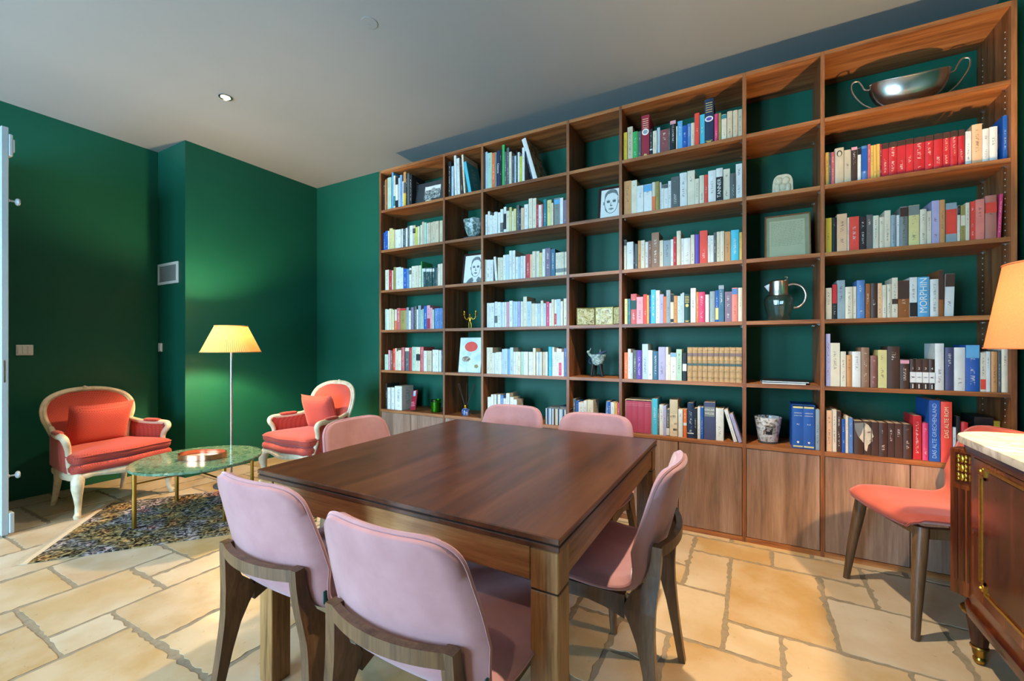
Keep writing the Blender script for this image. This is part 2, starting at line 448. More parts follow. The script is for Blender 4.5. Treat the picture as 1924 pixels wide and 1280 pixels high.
def book_mats():
    for key, (rgb, dark) in PAL.items():
        t = NT('book_'+key).set(0.5, 0, 0.4)
        tc = t.node('ShaderNodeTexCoord'); sep = t.node('ShaderNodeSeparateXYZ'); t.link(tc.outputs['UV'], sep.inputs[0])
        fu = t.node('ShaderNodeMath', operation='FRACT'); fv = t.node('ShaderNodeMath', operation='FRACT')
        t.link(sep.outputs[0], fu.inputs[0]); t.link(sep.outputs[1], fv.inputs[0])
        def band(src, c, w):
            m = t.node('ShaderNodeMath', operation='COMPARE'); m.inputs[1].default_value = c; m.inputs[2].default_value = w
            t.link(src, m.inputs[0]); return m.outputs[0]
        mp = t.node('ShaderNodeMapping'); mp.inputs['Scale'].default_value = (3.0, 34.0, 1); t.link(tc.outputs['UV'], mp.inputs[0])
        nz = t.noise(mp.outputs[0], 1.0, 2)
        gt = t.node('ShaderNodeMath', operation='GREATER_THAN'); gt.inputs[1].default_value = 0.53; t.link(nz, gt.inputs[0])
        mp2 = t.node('ShaderNodeMapping'); mp2.inputs['Scale'].default_value = (0.35, 2.3, 1); t.link(tc.outputs['UV'], mp2.inputs[0])
        nz2 = t.noise(mp2.outputs[0], 1.0, 1)
        gt2 = t.node('ShaderNodeMath', operation='GREATER_THAN'); gt2.inputs[1].default_value = 0.5; t.link(nz2, gt2.inputs[0])
        f = None
        for o_ in (band(fu.outputs[0], 0.5, 0.17), band(fv.outputs[0], 0.5, 0.36), gt.outputs[0], gt2.outputs[0]):
            if f is None: f = o_
            else:
                mm = t.node('ShaderNodeMath', operation='MULTIPLY'); t.link(f, mm.inputs[0]); t.link(o_, mm.inputs[1]); f = mm.outputs[0]
        m3 = t.node('ShaderNodeMath', operation='MULTIPLY'); m3.inputs[1].default_value = 0.55; t.link(f, m3.inputs[0])
        oc = t.coords(jitter=11.0); c = lin(rgb)
        r = t.ramp(t.noise(oc, 14, 3), [(0.3, tuple(x*0.9 for x in c)), (0.7, tuple(min(1, x*1.07) for x in c))])
        mx = t.node('ShaderNodeMix', data_type='RGBA'); t.link(m3.outputs[0], mx.inputs['Factor']); t.link(r.outputs[0], mx.inputs['A'])
        mx.inputs['B'].default_value = (*(lin((60, 54, 50)) if dark else lin((226, 220, 204))), 1)
        t.base(mx.outputs['Result'])
book_mats()
def page_mat():
    t = NT('pages').set(0.9, 0, 0.1); v = t.coords((900, 40, 4)); f = t.noise(v, 1.0, 2)
    r = t.ramp(f, [(0.3, lin((176, 160, 130))), (0.7, lin((206, 194, 166)))]); t.base(r.outputs[0])
page_mat()
# ------------------------------------------------------------------ the room
T = 0.2
m = MB(); m.box(XL-T, XR+T, YBK, YBK+T, 0, ZC); struct('wall_back', m, 'green_paint')
m = MB(); m.box(XR, XR+T, YF-T, YBK, 0, ZC); struct('wall_right', m, 'green_paint')
m = MB()
m.box(XL-T, XL, YF-T, LEFT_DOOR[0], 0, ZC); m.box(XL-T, XL, LEFT_DOOR[0], LEFT_DOOR[1], WIN_TOP, ZC); m.box(XL-T, XL, LEFT_DOOR[1], YBK, 0, ZC)
struct('wall_left', m, 'green_paint')
m = MB(); m.box(XL+0.0005, XCH, YCH, YBK-0.0005, 0, ZC); struct('wall_chimney', m, 'green_paint')
m = MB(); x = XL
for a, b in FRONT_WIN:
    m.box(x, a, YF-T, YF, 0, ZC); m.box(a, b, YF-T, YF, WIN_TOP, ZC); x = b
m.box(x, XR, YF-T, YF, 0, ZC); struct('wall_front', m, 'green_paint')
m = MB(); m.box(XL-T, XR+T, YF-T, YBK+T, ZC, ZC+0.2); struct('ceiling', m, 'ceiling_paint')
m = MB(); m.box(XL-T, XR+T, YF-T, YBK+T, -0.2, -0.0022)
floor = struct('floor', m, 'grout')

# French-window frames standing in the wall openings behind the camera
def window_frame(n, a, b, y, along):
    m = MB(); fr = 0.06
    def bx(u0, u1, z0, z1):
        if along == 'x': m.box(u0, u1, y-0.10, y-0.05, z0, z1)
        else: m.box(y-0.10, y-0.05, u0, u1, z0, z1)
    bx(a, a+fr, 0, WIN_TOP); bx(b-fr, b, 0, WIN_TOP); bx(a+fr, b-fr, WIN_TOP-fr, WIN_TOP)
    if along == 'x':
        bx((a+b)/2-0.05, (a+b)/2+0.05, 0.0, WIN_TOP-fr); bx(a+fr, b-fr, 0.0, 0.12)
        for k in (0.8, 1.45, 2.05): bx(a+fr, b-fr, k, k+0.03)
    struct('window_%d' % n, m, 'white_lacquer')
for i, (a, b) in enumerate(FRONT_WIN): window_frame(i+1, a, b, YF, 'x')
# door frame, and an unseen passage box added to keep daylight out
m = MB(); a, b = LEFT_DOOR
m.box(XL-T, XL+0.006, a-0.07, a, 0, WIN_TOP+0.07); m.box(XL-T, XL+0.006, b, b+0.025, 0, WIN_TOP+0.07); m.box(XL-T, XL+0.006, a, b, WIN_TOP, WIN_TOP+0.07); struct('trim_1', m, 'white_lacquer')
m = MB(); m.box(XL-1.6, XL-1.5, -1.0, 1.6, 0, ZC); m.box(XL-1.5, XL-T, -1.0, -0.9, 0, ZC); m.box(XL-1.5, XL-T, 1.5, 1.6, 0, ZC); m.box(XL-1.6, XL-T, -1.0, 1.6, ZC, ZC+0.1); m.box(XL-1.6, XL-T, -1.0, 1.6, -0.1, 0); struct('wall_unseen_passage', m, 'ceiling_paint')

# open door leaf, hinged on the left wall opening, seen on its latch edge
dt = 0.032; dy = 0.845; dx1 = -4.112; dx0 = XL + 0.012
door = tag(obj('door_1', None, None, (0, 0, 0)), kind='structure')
tag(door, 'white open door leaf by the wall with the light switch', None)
m = MB(); m.box(dx0, dx1, dy-dt, dy, 0.012, 2.60, b=0.003); m.build('door_leaf', 'white_lacquer', door)
m = MB(); m.box(dx1-0.05, dx1+0.012, dy, dy+0.022, 0.02, 0.15, b=0.004); m.build('door_block', 'white_lacquer', door)
m = MB(); m.box(dx1-0.045, dx1+0.004, dy, dy+0.018, 2.42, 2.56, b=0.004); m.box(dx1-0.04, dx1+0.002, dy+0.018, dy+0.026, 2.45, 2.53, b=0.002); m.build('top_keeper', 'white_lacquer', door)
for z in (2.14, 0.38):
    m = MB(); m.lathe([(0.012, 0), (0.012, 0.005), (0.006, 0.010), (0.006, 0.030), (0.020, 0.036), (0.024, 0.044), (0.020, 0.052), (0.006, 0.055)], 14, M=Matrix.Translation((dx1-0.02, dy-0.001, z)) @ Matrix.Rotation(R(-90), 4, 'X'))
    m.build('knob', 'white_lacquer', door, True)
m = MB(); m.box(dx1-0.002, dx1+0.0015, dy-dt+0.010, dy-0.014, 0.98, 1.12); m.build('lock_plate', 'steel', door)
for z, h in ((1.06, 0.028), (1.00, 0.03)):
    m = MB(); m.box(dx1, dx1+0.003, dy-dt+0.014, dy-0.018, z, z+h); m.build('latch_hole', 'charcoal', door)

# stone slabs: opus pattern on a 0.2 m module, joints open down to the grout
GX, GY, MX_, MY_ = -0.085, 2.745, 0.2045, 0.2125
K0, K1, J0, J1 = -25, 7, -3, 22
occ = set()
fixed = [(0,0,2,3),(2,0,1,1),(2,1,2,2),(3,-1,2,2),(1,-1,2,1),(-1,-1,2,1),(-1,0,1,2),(-2,2,2,2),(0,3,1,1),(1,3,2,2),(-1,4,2,2),(-2,4,1,1),
         (-2,1,1,1),(-3,-1,2,2),(-14,8,2,2),(-12,9,1,1),(-11,9,3,2),(-12,6,2,3),(-10,7,2,2),(-13,6,1,2),(-14,7,1,1),(-16,7,2,2),(-16,9,2,2),
         (-14,10,1,1),(-13,10,2,2)]
tiles = []
def free(k, j, w, h): return all(K0 <= a < K1 and J0 <= b < J1 and (a, b) not in occ for a in range(k, k+w) for b in range(j, j+h))
def put(k, j, w, h):
    tiles.append((k, j, w, h))
    for a in range(k, k+w):
        for b in range(j, j+h): occ.add((a, b))
for t_ in fixed:
    if free(*t_): put(*t_)
rf = random.Random(21)
sizes = [(2,3),(3,2),(2,2),(2,2),(2,1),(1,2),(1,1)]
for j in range(J0, J1):
    for k in range(K0, K1):
        if (k, j) in occ: continue
        opt = [s_ for s_ in sizes if free(k, j, *s_)]
        rf.shuffle(opt); opt.sort(key=lambda s_: -s_[0]*s_[1]*rf.random())
        put(k, j, *opt[0])
def jag(a, b, inward, rnd):
    n = max(3, int((Vector(b)-Vector(a)).length/0.022)); pts = []
    rough_edge = rnd.random() < 0.55
    ph = rnd.random()*6
    for i in range(n):
        t = i/n; d = 0.0
        if 0 < i: d = (0.0045*rnd.random()**2*(2.6 if rough_edge else 1.0)) + 0.002*math.sin(ph+t*5) + (0.012*rnd.random() if rough_edge and rnd.random() < 0.12 else 0)
        else: d = 0.006
        pts.append((a[0]+(b[0]-a[0])*t+inward[0]*d, a[1]+(b[1]-a[1])*t+inward[1]*d))
    return pts
for (k, j, w, h) in tiles:
    x0 = max(GX+k*MX_, XL); x1 = min(GX+(k+w)*MX_, XR); y1 = min(GY-j*MY_, YBK); y0 = max(GY-(j+h)*MY_, YF)
    if x1-x0 < 0.02 or y1-y0 < 0.02: continue
    g = 0.0058 + 0.0035*rf.random()
    x0 += g; x1 -= g; y0 += g; y1 -= g
    cx, cy = (x0+x1)/2, (y0+y1)/2
    c = [(x0-cx, y0-cy), (x1-cx, y0-cy), (x1-cx, y1-cy), (x0-cx, y1-cy)]
    inw = [(0, 1), (-1, 0), (0, -1), (1, 0)]
    poly = []
    for e in range(4): poly += jag(c[e], c[(e+1) % 4], inw[e], rf)
    n = len(poly); zt = -0.0005*rf.random()
    vs_ = [(x, y, -0.02) for x, y in poly] + [(x, y, zt) for x, y in poly]
    fs = []
    for q in range(1):
        for i in range(n): fs.append((q*n+i, q*n+(i+1) % n, (q+1)*n+(i+1) % n, (q+1)*n+i))
    fs.append(tuple(range(n, 2*n)))
    m = MB(); m.add(vs_, fs); m.build('stone_slab', 'limestone', floor, loc=(cx, cy, 0))

# wall fittings
def recess_spot(x, y, watts, lab):
    t = thing('ceiling_spotlight', lab, 'downlight', (x, y, ZC), 0, 'ceiling downlights')
    m = MB(); m.lathe([(0.030, 0.0), (0.042, -0.001), (0.046, -0.006), (0.040, -0.010), (0.032, -0.006), (0.030, -0.0005)], 24, cap=False); m.build('bezel', 'steel', t, True)
    m = MB(); m.lathe([(0.0001, -0.003), (0.030, -0.002)], 20, cap=False); m.build('bulb', 'spot_glow', t)
    l = bpy.data.lights.new('downlight_beam', 'SPOT'); l.energy = watts; l.color = (1.0, 0.80, 0.56); l.spot_size = R(100); l.spot_blend = 0.7; l.shadow_soft_size = 0.03
    obj('downlight_beam', l, t, (0, 0, -0.03))
for (x, y, wt_), lab in zip(SPOTS, ('small lit downlight in the ceiling above the coffee table', 'small lit downlight above the table end towards the commode', 'small lit downlight in the ceiling just inside the open door', 'small lit downlight by the window wall, on the commode side', 'small lit downlight by the middle of the window wall')): recess_spot(x, y, wt_, lab)
t = thing('ceiling_disc', 'flat round blanking plate on the ceiling above the table', 'ceiling plate', (-1.937, 1.793, ZC))
m = MB(); m.lathe([(0.048, 0), (0.048, -0.0018), (0.046, -0.0025), (0.0001, -0.0026)], 32); m.build('plate', 'ceiling_paint', t)
m = MB(); m.lathe([(0.004, -0.003), (0.004, -0.005), (0.0001, -0.005)], 10, M=Matrix.Translation((-0.012, 0.01, 0))); m.build('screw', 'grille_gray', t, True)

t = thing('light_switch', 'cream triple light switch on the green wall behind the armchair', 'switch', (XL, 1.118, 1.178))
m = MB(); m.box(0, 0.010, -0.047, 0.047, -0.042, 0.042, b=0.003); m.build('plate', 'white_plastic', t)
for k in (-1, 0, 1):
    m = MB(); m.box(0.010, 0.014, k*0.027-0.0125, k*0.027+0.0125, -0.032, 0.032, b=0.002); m.build('rocker', 'white_plastic', t)
t = thing('wall_socket', 'small white single switch on the side of the chimney breast', 'switch', (-4.985, YCH, 1.197))
m = MB(); m.box(-0.035, 0.035, -0.010, 0, -0.041, 0.041, b=0.003); m.build('plate', 'white_plastic', t)
m = MB(); m.box(-0.024, 0.024, -0.014, -0.010, -0.03, 0.03, b=0.003); m.build('rocker', 'white_plastic', t)
t = thing('vent_grille', 'white framed air vent on the side of the chimney breast', 'vent', (-4.828, YCH, 1.90))
m = MB()
for a in ((-0.19, 0.19, 0.075, 0.10), (-0.19, 0.19, -0.10, -0.075), (-0.19, -0.165, -0.075, 0.075), (0.165, 0.19, -0.075, 0.075)):
    m.box(a[0], a[1], -0.014, 0, a[2], a[3], b=0.002)
m.build('frame', 'white_plastic', t)
m = MB(); m.box(-0.165, 0.165, -0.003, 0, -0.075, 0.075); m.build('backing', 'grille_gray', t)
for k in range(15):
    z = -0.070+k*0.01
    m = MB(); m.box(-0.165, 0.165, -0.010, -0.004, z, z+0.005); m.build('slat', 'grille_gray', t)

# ------------------------------------------------------------------ bookcase
YB, BH, WT = 3.011, 2.90, 0.605
UP = [(-3.117,-3.095),(-2.348,-2.328),(-1.950,-1.929),(-1.189,-1.168),(-0.794,-0.774),(-0.028,-0.007),(0.367,0.387),(1.129,1.150)]
SZ = [2.517, 2.133, 1.746, 1.364, 0.980]
BD = YBK - 0.003
bk = thing('bookcase', 'wall-wide walnut bookcase with cupboard doors along its base', 'bookcase')
for a, b in UP:
    m = MB(); m.box(a, b, YB, BD, 0.0, BH); m.build('upright', 'walnut_z', bk)
for c in range(7):
    a, b = UP[c][1], UP[c+1][0]
    m = MB(); m.box(a, b, YB, BD, BH-0.024, BH); m.build('top_board', 'walnut_x_lit', bk)
    m = MB(); m.box(a, b, YB-0.001, BD, WT-0.024, WT); m.build('worktop', 'walnut_x_lit', bk)
    m = MB(); m.box(a, b, YB+0.001, YB+0.02, 0.0, 0.030); m.build('plinth', 'walnut_x_lit', bk)
    m = MB(); m.box(a, b, YB+0.03, BD, 0.03, 0.05); m.build('bottom_board', 'walnut_x_lit', bk)
    n = 2 if b-a > 0.5 else 1
    for q in range(n):
        u0 = a+(b-a)*q/n + 0.0025; u1 = a+(b-a)*(q+1)/n - 0.0025
        m = MB(); m.box(u0, u1, YB+0.002, YB+0.022, 0.033, WT-0.027, b=0.001); m.build('door', 'door_walnut', bk)
    for r_ in range(5):
        z = SZ[r_]
        m = MB(); m.box(a+0.0005, b-0.0005, YB+0.002, BD-0.002, z-0.023, z); s_ = m.build('shelf', 'walnut_x_lit', bk)
        if c >= 3:
            for sx, x in ((1, a), (-1, b)):
                for y in (YB+0.055, BD-0.07):
                    m = MB(); m.box(min(x, x+sx*0.012), max(x, x+sx*0.012), y-0.0025, y+0.0025, z-0.0275, z-0.0235); m.box(min(x, x+sx*0.003), max(x, x+sx*0.003), y-0.004, y+0.004, z-0.032, z-0.0235)
                    m.build('shelf_pin', 'steel', s_)
m = MB(); x = UP[7][0]
for y in (YB+0.055, BD-0.07):
    for k in range(66):
        z = 0.70 + k*0.032
        m.box(x-0.0012, x, y-0.0024, y+0.0024, z-0.0024, z+0.0024)
tag(m.build('pin_holes', 'paper_white', bk), kind='stuff')
# ------------------------------------------------------------------ dining table
TX0, TX1, TY0, TY1, TZ = -1.555, -0.378, 0.914, 2.122, 0.765
tb = thing('dining_table', 'square dark wooden dining table with thick corner legs', 'table', ((TX0+TX1)/2, (TY0+TY1)/2, 0))
hx, hy = (TX1-TX0)/2, (TY1-TY0)/2
m = MB(); m.box(-hx, hx, -hy, hy, TZ-0.016, TZ, b=0.0025); m.build('tabletop', 'table_top_wood', tb)
m = MB(); m.box(-hx+0.006, hx-0.006, -hy+0.006, hy-0.006, TZ-0.020, TZ-0.016); m.build('shadow_gap', 'joint_dark', tb)
m = MB(); m.box(-hx+0.001, hx-0.001, -hy+0.001, hy-0.001, TZ-0.033, TZ-0.020, b=0.002); m.build('lower_leaf', 'table_top_wood', tb)
lg = 0.072; ins = 0.006
for sx in (-1, 1):
    for sy in (-1, 1):
        x0, x1 = sorted((sx*(hx-ins), sx*(hx-ins-lg))); y0, y1 = sorted((sy*(hy-ins), sy*(hy-ins-lg)))
        m = MB(); m.box(x0, x1, y0, y1, 0.0, 0.628, b=0.0025); L = m.build('leg', 'table_wood_z', tb)
        m = MB(); m.box(x0+0.002, x1-0.002, y0+0.002, y1-0.002, 0.628, 0.632); m.build('leg_joint', 'joint_dark', L)
        m = MB(); m.box(x0, x1, y0, y1, 0.632, TZ-0.036, b=0.0025); m.build('corner_block', 'table_wood_z', tb)
for sy in (-1, 1):
    y0, y1 = sorted((sy*(hy-ins-0.004), sy*(hy-ins-0.028)))
    m = MB(); m.box(-hx+ins+lg+0.003, hx-ins-lg-0.003, y0, y1, 0.648, TZ-0.036, b=0.002); m.build('apron', 'table_wood_x', tb)
for sx in (-1, 1):
    x0, x1 = sorted((sx*(hx-ins-0.004), sx*(hx-ins-0.028)))
    m = MB(); m.box(x0, x1, -hy+ins+lg+0.003, hy-ins-lg-0.003, 0.648, TZ-0.036, b=0.002); m.build('apron', 'table_wood_y', tb)

# ------------------------------------------------------------------ dining chairs (local: faces +y)
CPROF = [(.252,.447,.190),(.240,.466,.208),(.19,.476,.222),(.10,.474,.234),(.0,.466,.238),(-.10,.460,.234),(-.165,.468,.229),(-.207,.492,.225),
         (-.232,.535,.224),(-.250,.59,.222),(-.268,.66,.217),(-.285,.73,.207),(-.297,.780,.198),(-.302,.806,.182),(-.305,.822,.155),(-.306,.830,.110)]
def chair_shell():
    C = catmull([Vector(p) for p in CPROF], 3)
    ns = len(C); nt = 21
    def P(i, t):
        y, z, w = C[i]
        s_ = i/(ns-1); back = max(0.0, min(1.0, (z-0.47)/0.12)) if y < -0.1 else 0.0
        k = (w*t/0.222)**2
        yy = y + 0.052*k*back; zz = z + (0.012*k)*(1-back)*(1 if y < 0.2 else 0.4) 
        # gentle dip of the top edge, rounded seat front
        if s_ < 0.12: yy -= 0.022*k*(1-s_/0.12)
        return Vector((w*t, yy, zz))
    top = []; bot = []
    for i in range(ns):
        for j in range(nt):
            t = -1+2*j/(nt-1)
            p = P(i, t)
            du = P(min(i+1, ns-1), t)-P(max(i-1, 0), t); dv = P(i, min(1, t+0.05))-P(i, max(-1, t-0.05))
            n = dv.cross(du); n.normalize()
            e = max(abs(t), abs(2*i/(ns-1)-1))
            f = math.sqrt(max(0.0, 1-e**22)); f = max(f, 0.30)
            top.append(p+n*(0.019*f)); bot.append(p-n*(0.019*f))
    mb = MB(); N = ns*nt
    fs = []
    for i in range(ns-1):
        for j in range(nt-1):
            a, b, c, d = i*nt+j, i*nt+j+1, (i+1)*nt+j+1, (i+1)*nt+j
            fs.append((a, b, c, d)); fs.append((N+d, N+c, N+b, N+a))
    loop = [j for j in range(nt)] + [i*nt+nt-1 for i in range(1, ns)] + [(ns-1)*nt+j for j in range(nt-2, -1, -1)] + [i*nt for i in range(ns-2, 0, -1)]
    for q in range(len(loop)):
        a, b = loop[q], loop[(q+1) % len(loop)]
        fs.append((b, a, N+a, N+b))
    mb.add(top+bot, fs)
    rim = [(top[q]+bot[q])/2 for q in loop]
    return mb, rim
def leg_strip(mb, back, front, xs, th, sgn):
    """side profile (two matching polylines of (y, z)) given thickness th; xs = centre x per row"""
    n = len(back); vs_ = []
    for (yb, zb), (yf, zf), x in zip(back, front, xs):
        vs_ += [(sgn*(x-th/2), yb, zb), (sgn*(x+th/2), yb, zb), (sgn*(x+th/2), yf, zf), (sgn*(x-th/2), yf, zf)]
    fs = []
    for i in range(n-1):
        for k in range(4):
            l = (k+1) % 4; fs.append((i*4+k, i*4+l, (i+1)*4+l, (i+1)*4+k))
    fs += [(3, 2, 1, 0), tuple(range(n*4-4, n*4))]
    mb.add(vs_, fs)
def make_chair(velvet_mat):
    root = thing('dining_chair', '', 'chair')
    mb, rim = chair_shell()
    sh = mb.build('seat_shell', velvet_mat, root, True, 60)
    m = MB(); m.tube(rim, 0.0060, 6, closed=True); m.build('piping', velvet_mat, sh, True)
    for sg in (-1, 1):
        m = MB()
        m.tube([(sg*0.196, 0.186, 0.452), (sg*0.205, 0.196, 0.36), (sg*0.222, 0.216, 0.20), (sg*0.240, 0.236, 0.0)], [0.027, 0.0265, 0.0215, 0.0145], 12)
        m.build('leg', 'chair_wood', root, True)
        zs = [0.605, 0.56, 0.52, 0.48, 0.445, 0.41, 0.37, 0.32, 0.24, 0.14, 0.06, 0.0]
        yb = [-.276, -.274, -.271, -.267, -.263, -.260, -.259, -.260, -.266, -.275, -.284, -.292]
        yf = [-.248, -.244, -.236, -.218, -.182, -.164, -.186, -.208, -.228, -.246, -.259, -.268]
        xs = [.170, .172, .176, .182, .189, .196, .200, .205, .213, .224, .233, .240]
        m = MB(); leg_strip(m, list(zip(yb, zs)), list(zip(yf, zs)), xs, 0.031, sg); m.build('leg', 'chair_wood', root)
        m = MB(); n = 7; bk_, fr_, xx = [], [], []
        for q in range(n):
            t = q/(n-1); y = -0.170+t*0.345
            bk_.append((y, 0.448 if q else 0.448)); fr_.append((y, 0.405-0.03*max(0, 0.25-t)/0.25 + 0.0*t)); xx.append(0.193+0.004*t)
        leg_strip(m, bk_, fr_, xx, 0.026, sg); m.build('side_rail', 'chair_wood', root)
    m = MB(); m.box(-0.19, 0.19, 0.165, 0.19, 0.405, 0.445); m.build('front_rail', 'chair_wood', root)
    m = MB(); pts = []
    for q in range(15):
        t = -1+2*q/14; pts.append((0.172*t, -0.262-0.036*(1-t*t), 0.588))
    m.tube(pts, 0.030, 4, flat_=(0.46, 0.78)); m.build('back_rail', 'chair_wood', root)
    m = MB(); m.box(0.2225, 0.2255, -0.218, -0.200, 0.500, 0.535); m.build('label_tag', 'tag_teal', root)
    return root
CH = [((-1.245, 1.000), 0.0, 'pink velvet dining chair showing its back, at the table corner towards the rug'),
      ((-0.688, 0.950), 0.0, 'pink velvet dining chair showing its back, at the table corner towards the commode'),
      ((-0.500, 1.520), 90.0, 'pink velvet dining chair at the table side facing the marble-topped commode'),
      ((-1.515, 1.555), -90.0, 'pink velvet dining chair at the table side facing the coffee table'),
      ((-1.290, 2.100), 180.0, 'pink velvet dining chair between table and bookcase, in front of the CD cases'),
      ((-0.735, 2.030), 180.0, 'pink velvet dining chair between table and bookcase, in front of the magenta boxed set')]
c0 = make_chair('pink_velvet')
for i, ((x, y), rz, lab) in enumerate(CH):
    c = c0 if i == 0 else copy_tree(c0)
    c.location = (x, y, 0); c.rotation_euler = (0, 0, R(rz)); tag(c, lab, 'chair', 'pink velvet dining chairs')
c7 = make_chair('coral_velvet'); c7.location = (0.752, 2.650, 0); c7.rotation_euler = (0, 0, R(108.7))
tag(c7, 'coral pink velvet chair standing apart between bookcase and commode', 'chair', 'pink velvet dining chairs')

# ------------------------------------------------------------------ armchairs (local: faces +y)
def back_y(x, z): return -0.235 - 0.24*(z-0.42) + 0.62*x*x
def make_armchair():
    root = thing('armchair', '', 'armchair')
    # arched back frame
    half = [(0.232, 0.34), (0.228, 0.44), (0.240, 0.53), (0.268, 0.615), (0.292, 0.69), (0.290, 0.765), (0.250, 0.828), (0.165, 0.868), (0.06, 0.885)]
    arch = [(-x, z) for x, z in half] + [(x, z) for x, z in half[::-1]]
    A = catmull([Vector((x, back_y(x, z), z)) for x, z in arch], 5)
    m = MB(); m.tube(A, 0.021, 10, flat_=(1.05, 0.85)); bf = m.build('back_frame', 'cream_lacquer', root, True)
    m = MB(); m.tube([p+Vector((0, 0.017, 0))*1 for p in A], 0.009, 6); m.build('frame_moulding', 'cream_lacquer', bf, True)
    m = MB()
    for dx_, r_ in ((-0.055, 0.010), (-0.03, 0.015), (0, 0.019), (0.03, 0.015), (0.055, 0.010)):
        m.lathe([(0.0001, -r_), (r_*0.75, -r_*0.6), (r_, 0), (r_*0.75, r_*0.6), (0.0001, r_)], 10, M=Matrix.Translation((dx_, back_y(0, 0.89)+0.006, 0.899-abs(dx_)*0.18)))
    m.build('crest', 'cream_lacquer', bf, True)
    # upholstered back: strips across inside the arch
    def width(z):
        for (x0, z0), (x1, z1) in zip(half, half[1:]):
            if z0 <= z <= z1: return x0+(x1-x0)*(z-z0)/(z1-z0)
        return half[-1][0]
    nz, nx = 26, 13
    for nm, sgn in (('back_pad', 1), ('back_outside', -1)):
        def fn(u, v):
            z = 0.36+(0.881-0.36)*v; w = max(0.0, width(z)-0.012)
            if z > 0.863: w *= math.sqrt(max(0, (0.888-z)/0.025))
            x = (2*u-1)*w; e = max(abs(2*u-1), abs(2*v-1)); bul = (1-e**4)
            return (x, back_y(x, z) + sgn*(0.006+0.028*bul if sgn > 0 else 0.006+0.012*bul), z)
        m = MB(); m.grid(fn, nx, nz, flip=(sgn < 0)); m.build(nm, 'coral_fabric', root, True, 80)
    # seat rail: plan outline
    plan = [(-0.335, 0.20), (-0.30, 0.262), (-0.20, 0.262), (-0.10, 0.278), (0, 0.288), (0.10, 0.278), (0.20, 0.262), (0.30, 0.262), (0.335, 0.20), (0.32, 0.05), (0.28, -0.12), (0.24, -0.235), (0, -0.255), (-0.24, -0.235), (-0.28, -0.12), (-0.32, 0.05)]
    PL = [(p.x, p.y) for p in catmull([Vector((x, y, 0)) for x, y in plan], 4, True)][::-1]
    def layer(prof, name, mat, zfun=None, parent=root):
        """stack of scaled outlines: prof = [(inset, z)]"""
        n = len(PL); vs_ = []
        for ins_, z in prof:
            for x, y in PL:
                l = math.hypot(x, y); k = max(0.0, (l-ins_)/l)
                vs_.append((x*k, y*k, z + (zfun(x, y, z) if zfun else 0)))
        fs = []
        for q in range(len(prof)-1):
            for i in range(n):
                j = (i+1) % n; fs.append((q*n+j, q*n+i, (q+1)*n+i, (q+1)*n+j))
        fs.append(tuple(range(n))); fs.append(tuple(range(len(prof)*n-1, (len(prof)-1)*n-1, -1)))
        mb = MB(); mb.add(vs_, fs); return mb.build(name, mat, parent, True, 50)
    scallop = lambda x, y, z: (0.022*(1-abs(math.cos(x*7.2)))*(1 if y > 0.1 else 0.3)) if z < 0.28 else 0.0
    layer([(0.03, 0.262), (0.004, 0.262), (0.0, 0.275), (0.0, 0.305), (0.010, 0.316), (0.03, 0.316)], 'seat_rail', 'cream_lacquer', scallop)
    layer([(0.02, 0.312), (0.004, 0.316), (-0.006, 0.335), (-0.004, 0.362), (0.012, 0.378), (0.03, 0.380)], 'seat_base', 'coral_fabric')
    # seat cushion
    layer([(0.05, 0.378), (0.020, 0.382), (0.004, 0.398), (0.000, 0.425), (0.010, 0.448), (0.034, 0.458), (0.08, 0.466), (0.16, 0.472), (0.24, 0.474)], 'seat_cushion', 'coral_fabric', lambda x, y, z: 0.0)
    m = MB(); m.tube([(x*1.0, y*1.0, 0.437) for x, y in PL], 0.0045, 6, closed=True); m.build('cushion_piping', 'coral_fabric', root, True)
    for sg in (-1, 1):
        # cabriole front leg, tapered rear leg
        m = MB(); m.tube([(sg*0.290, 0.225, 0.315), (sg*0.306, 0.245, 0.262), (sg*0.312, 0.254, 0.215), (sg*0.306, 0.246, 0.150), (sg*0.302, 0.242, 0.09), (sg*0.309, 0.252, 0.035), (sg*0.318, 0.264, 0.018), (sg*0.318, 0.264, 0.0)],
                     [0.032, 0.040, 0.036, 0.026, 0.020, 0.018, 0.023, 0.019], 12); L = m.build('leg', 'cream_lacquer', root, True)
        m = MB()
        for q in range(5):
            a = R(-50+25*q); m.lathe([(0.0001, -0.020), (0.006, 0), (0.0001, 0.020)], 6, M=Matrix.Translation((sg*0.309+0.020*math.sin(a), 0.250+0.030*math.cos(a), 0.262)))
        m.build('carved_leaf', 'cream_lacquer', L, True)
        m = MB(); m.tube([(sg*0.222, -0.215, 0.315), (sg*0.222, -0.220, 0.20), (sg*0.226, -0.245, 0.08), (sg*0.230, -0.270, 0.0)], [0.028, 0.024, 0.019, 0.017], 10); m.build('leg', 'cream_lacquer', root, True)
        # arm: rail from the back sweeping forward, then the scrolled support down to the seat rail
        arm = catmull([(sg*0.262, back_y(0.26, 0.58)+0.01, 0.612), (sg*0.290, -0.12, 0.588), (sg*0.318, 0.0, 0.578), (sg*0.338, 0.10, 0.582), (sg*0.346, 0.155, 0.574), (sg*0.340, 0.170, 0.545), (sg*0.322, 0.150, 0.50), (sg*0.316, 0.145, 0.45), (sg*0.322, 0.165, 0.39), (sg*0.325, 0.200, 0.315)], 5)
        rr = [0.018+0.006*math.sin(math.pi*min(1, i/len(arm)*1.3)) for i in range(len(arm))]
        m = MB(); m.tube(arm, rr, 10); AR = m.build('arm', 'cream_lacquer', root, True)
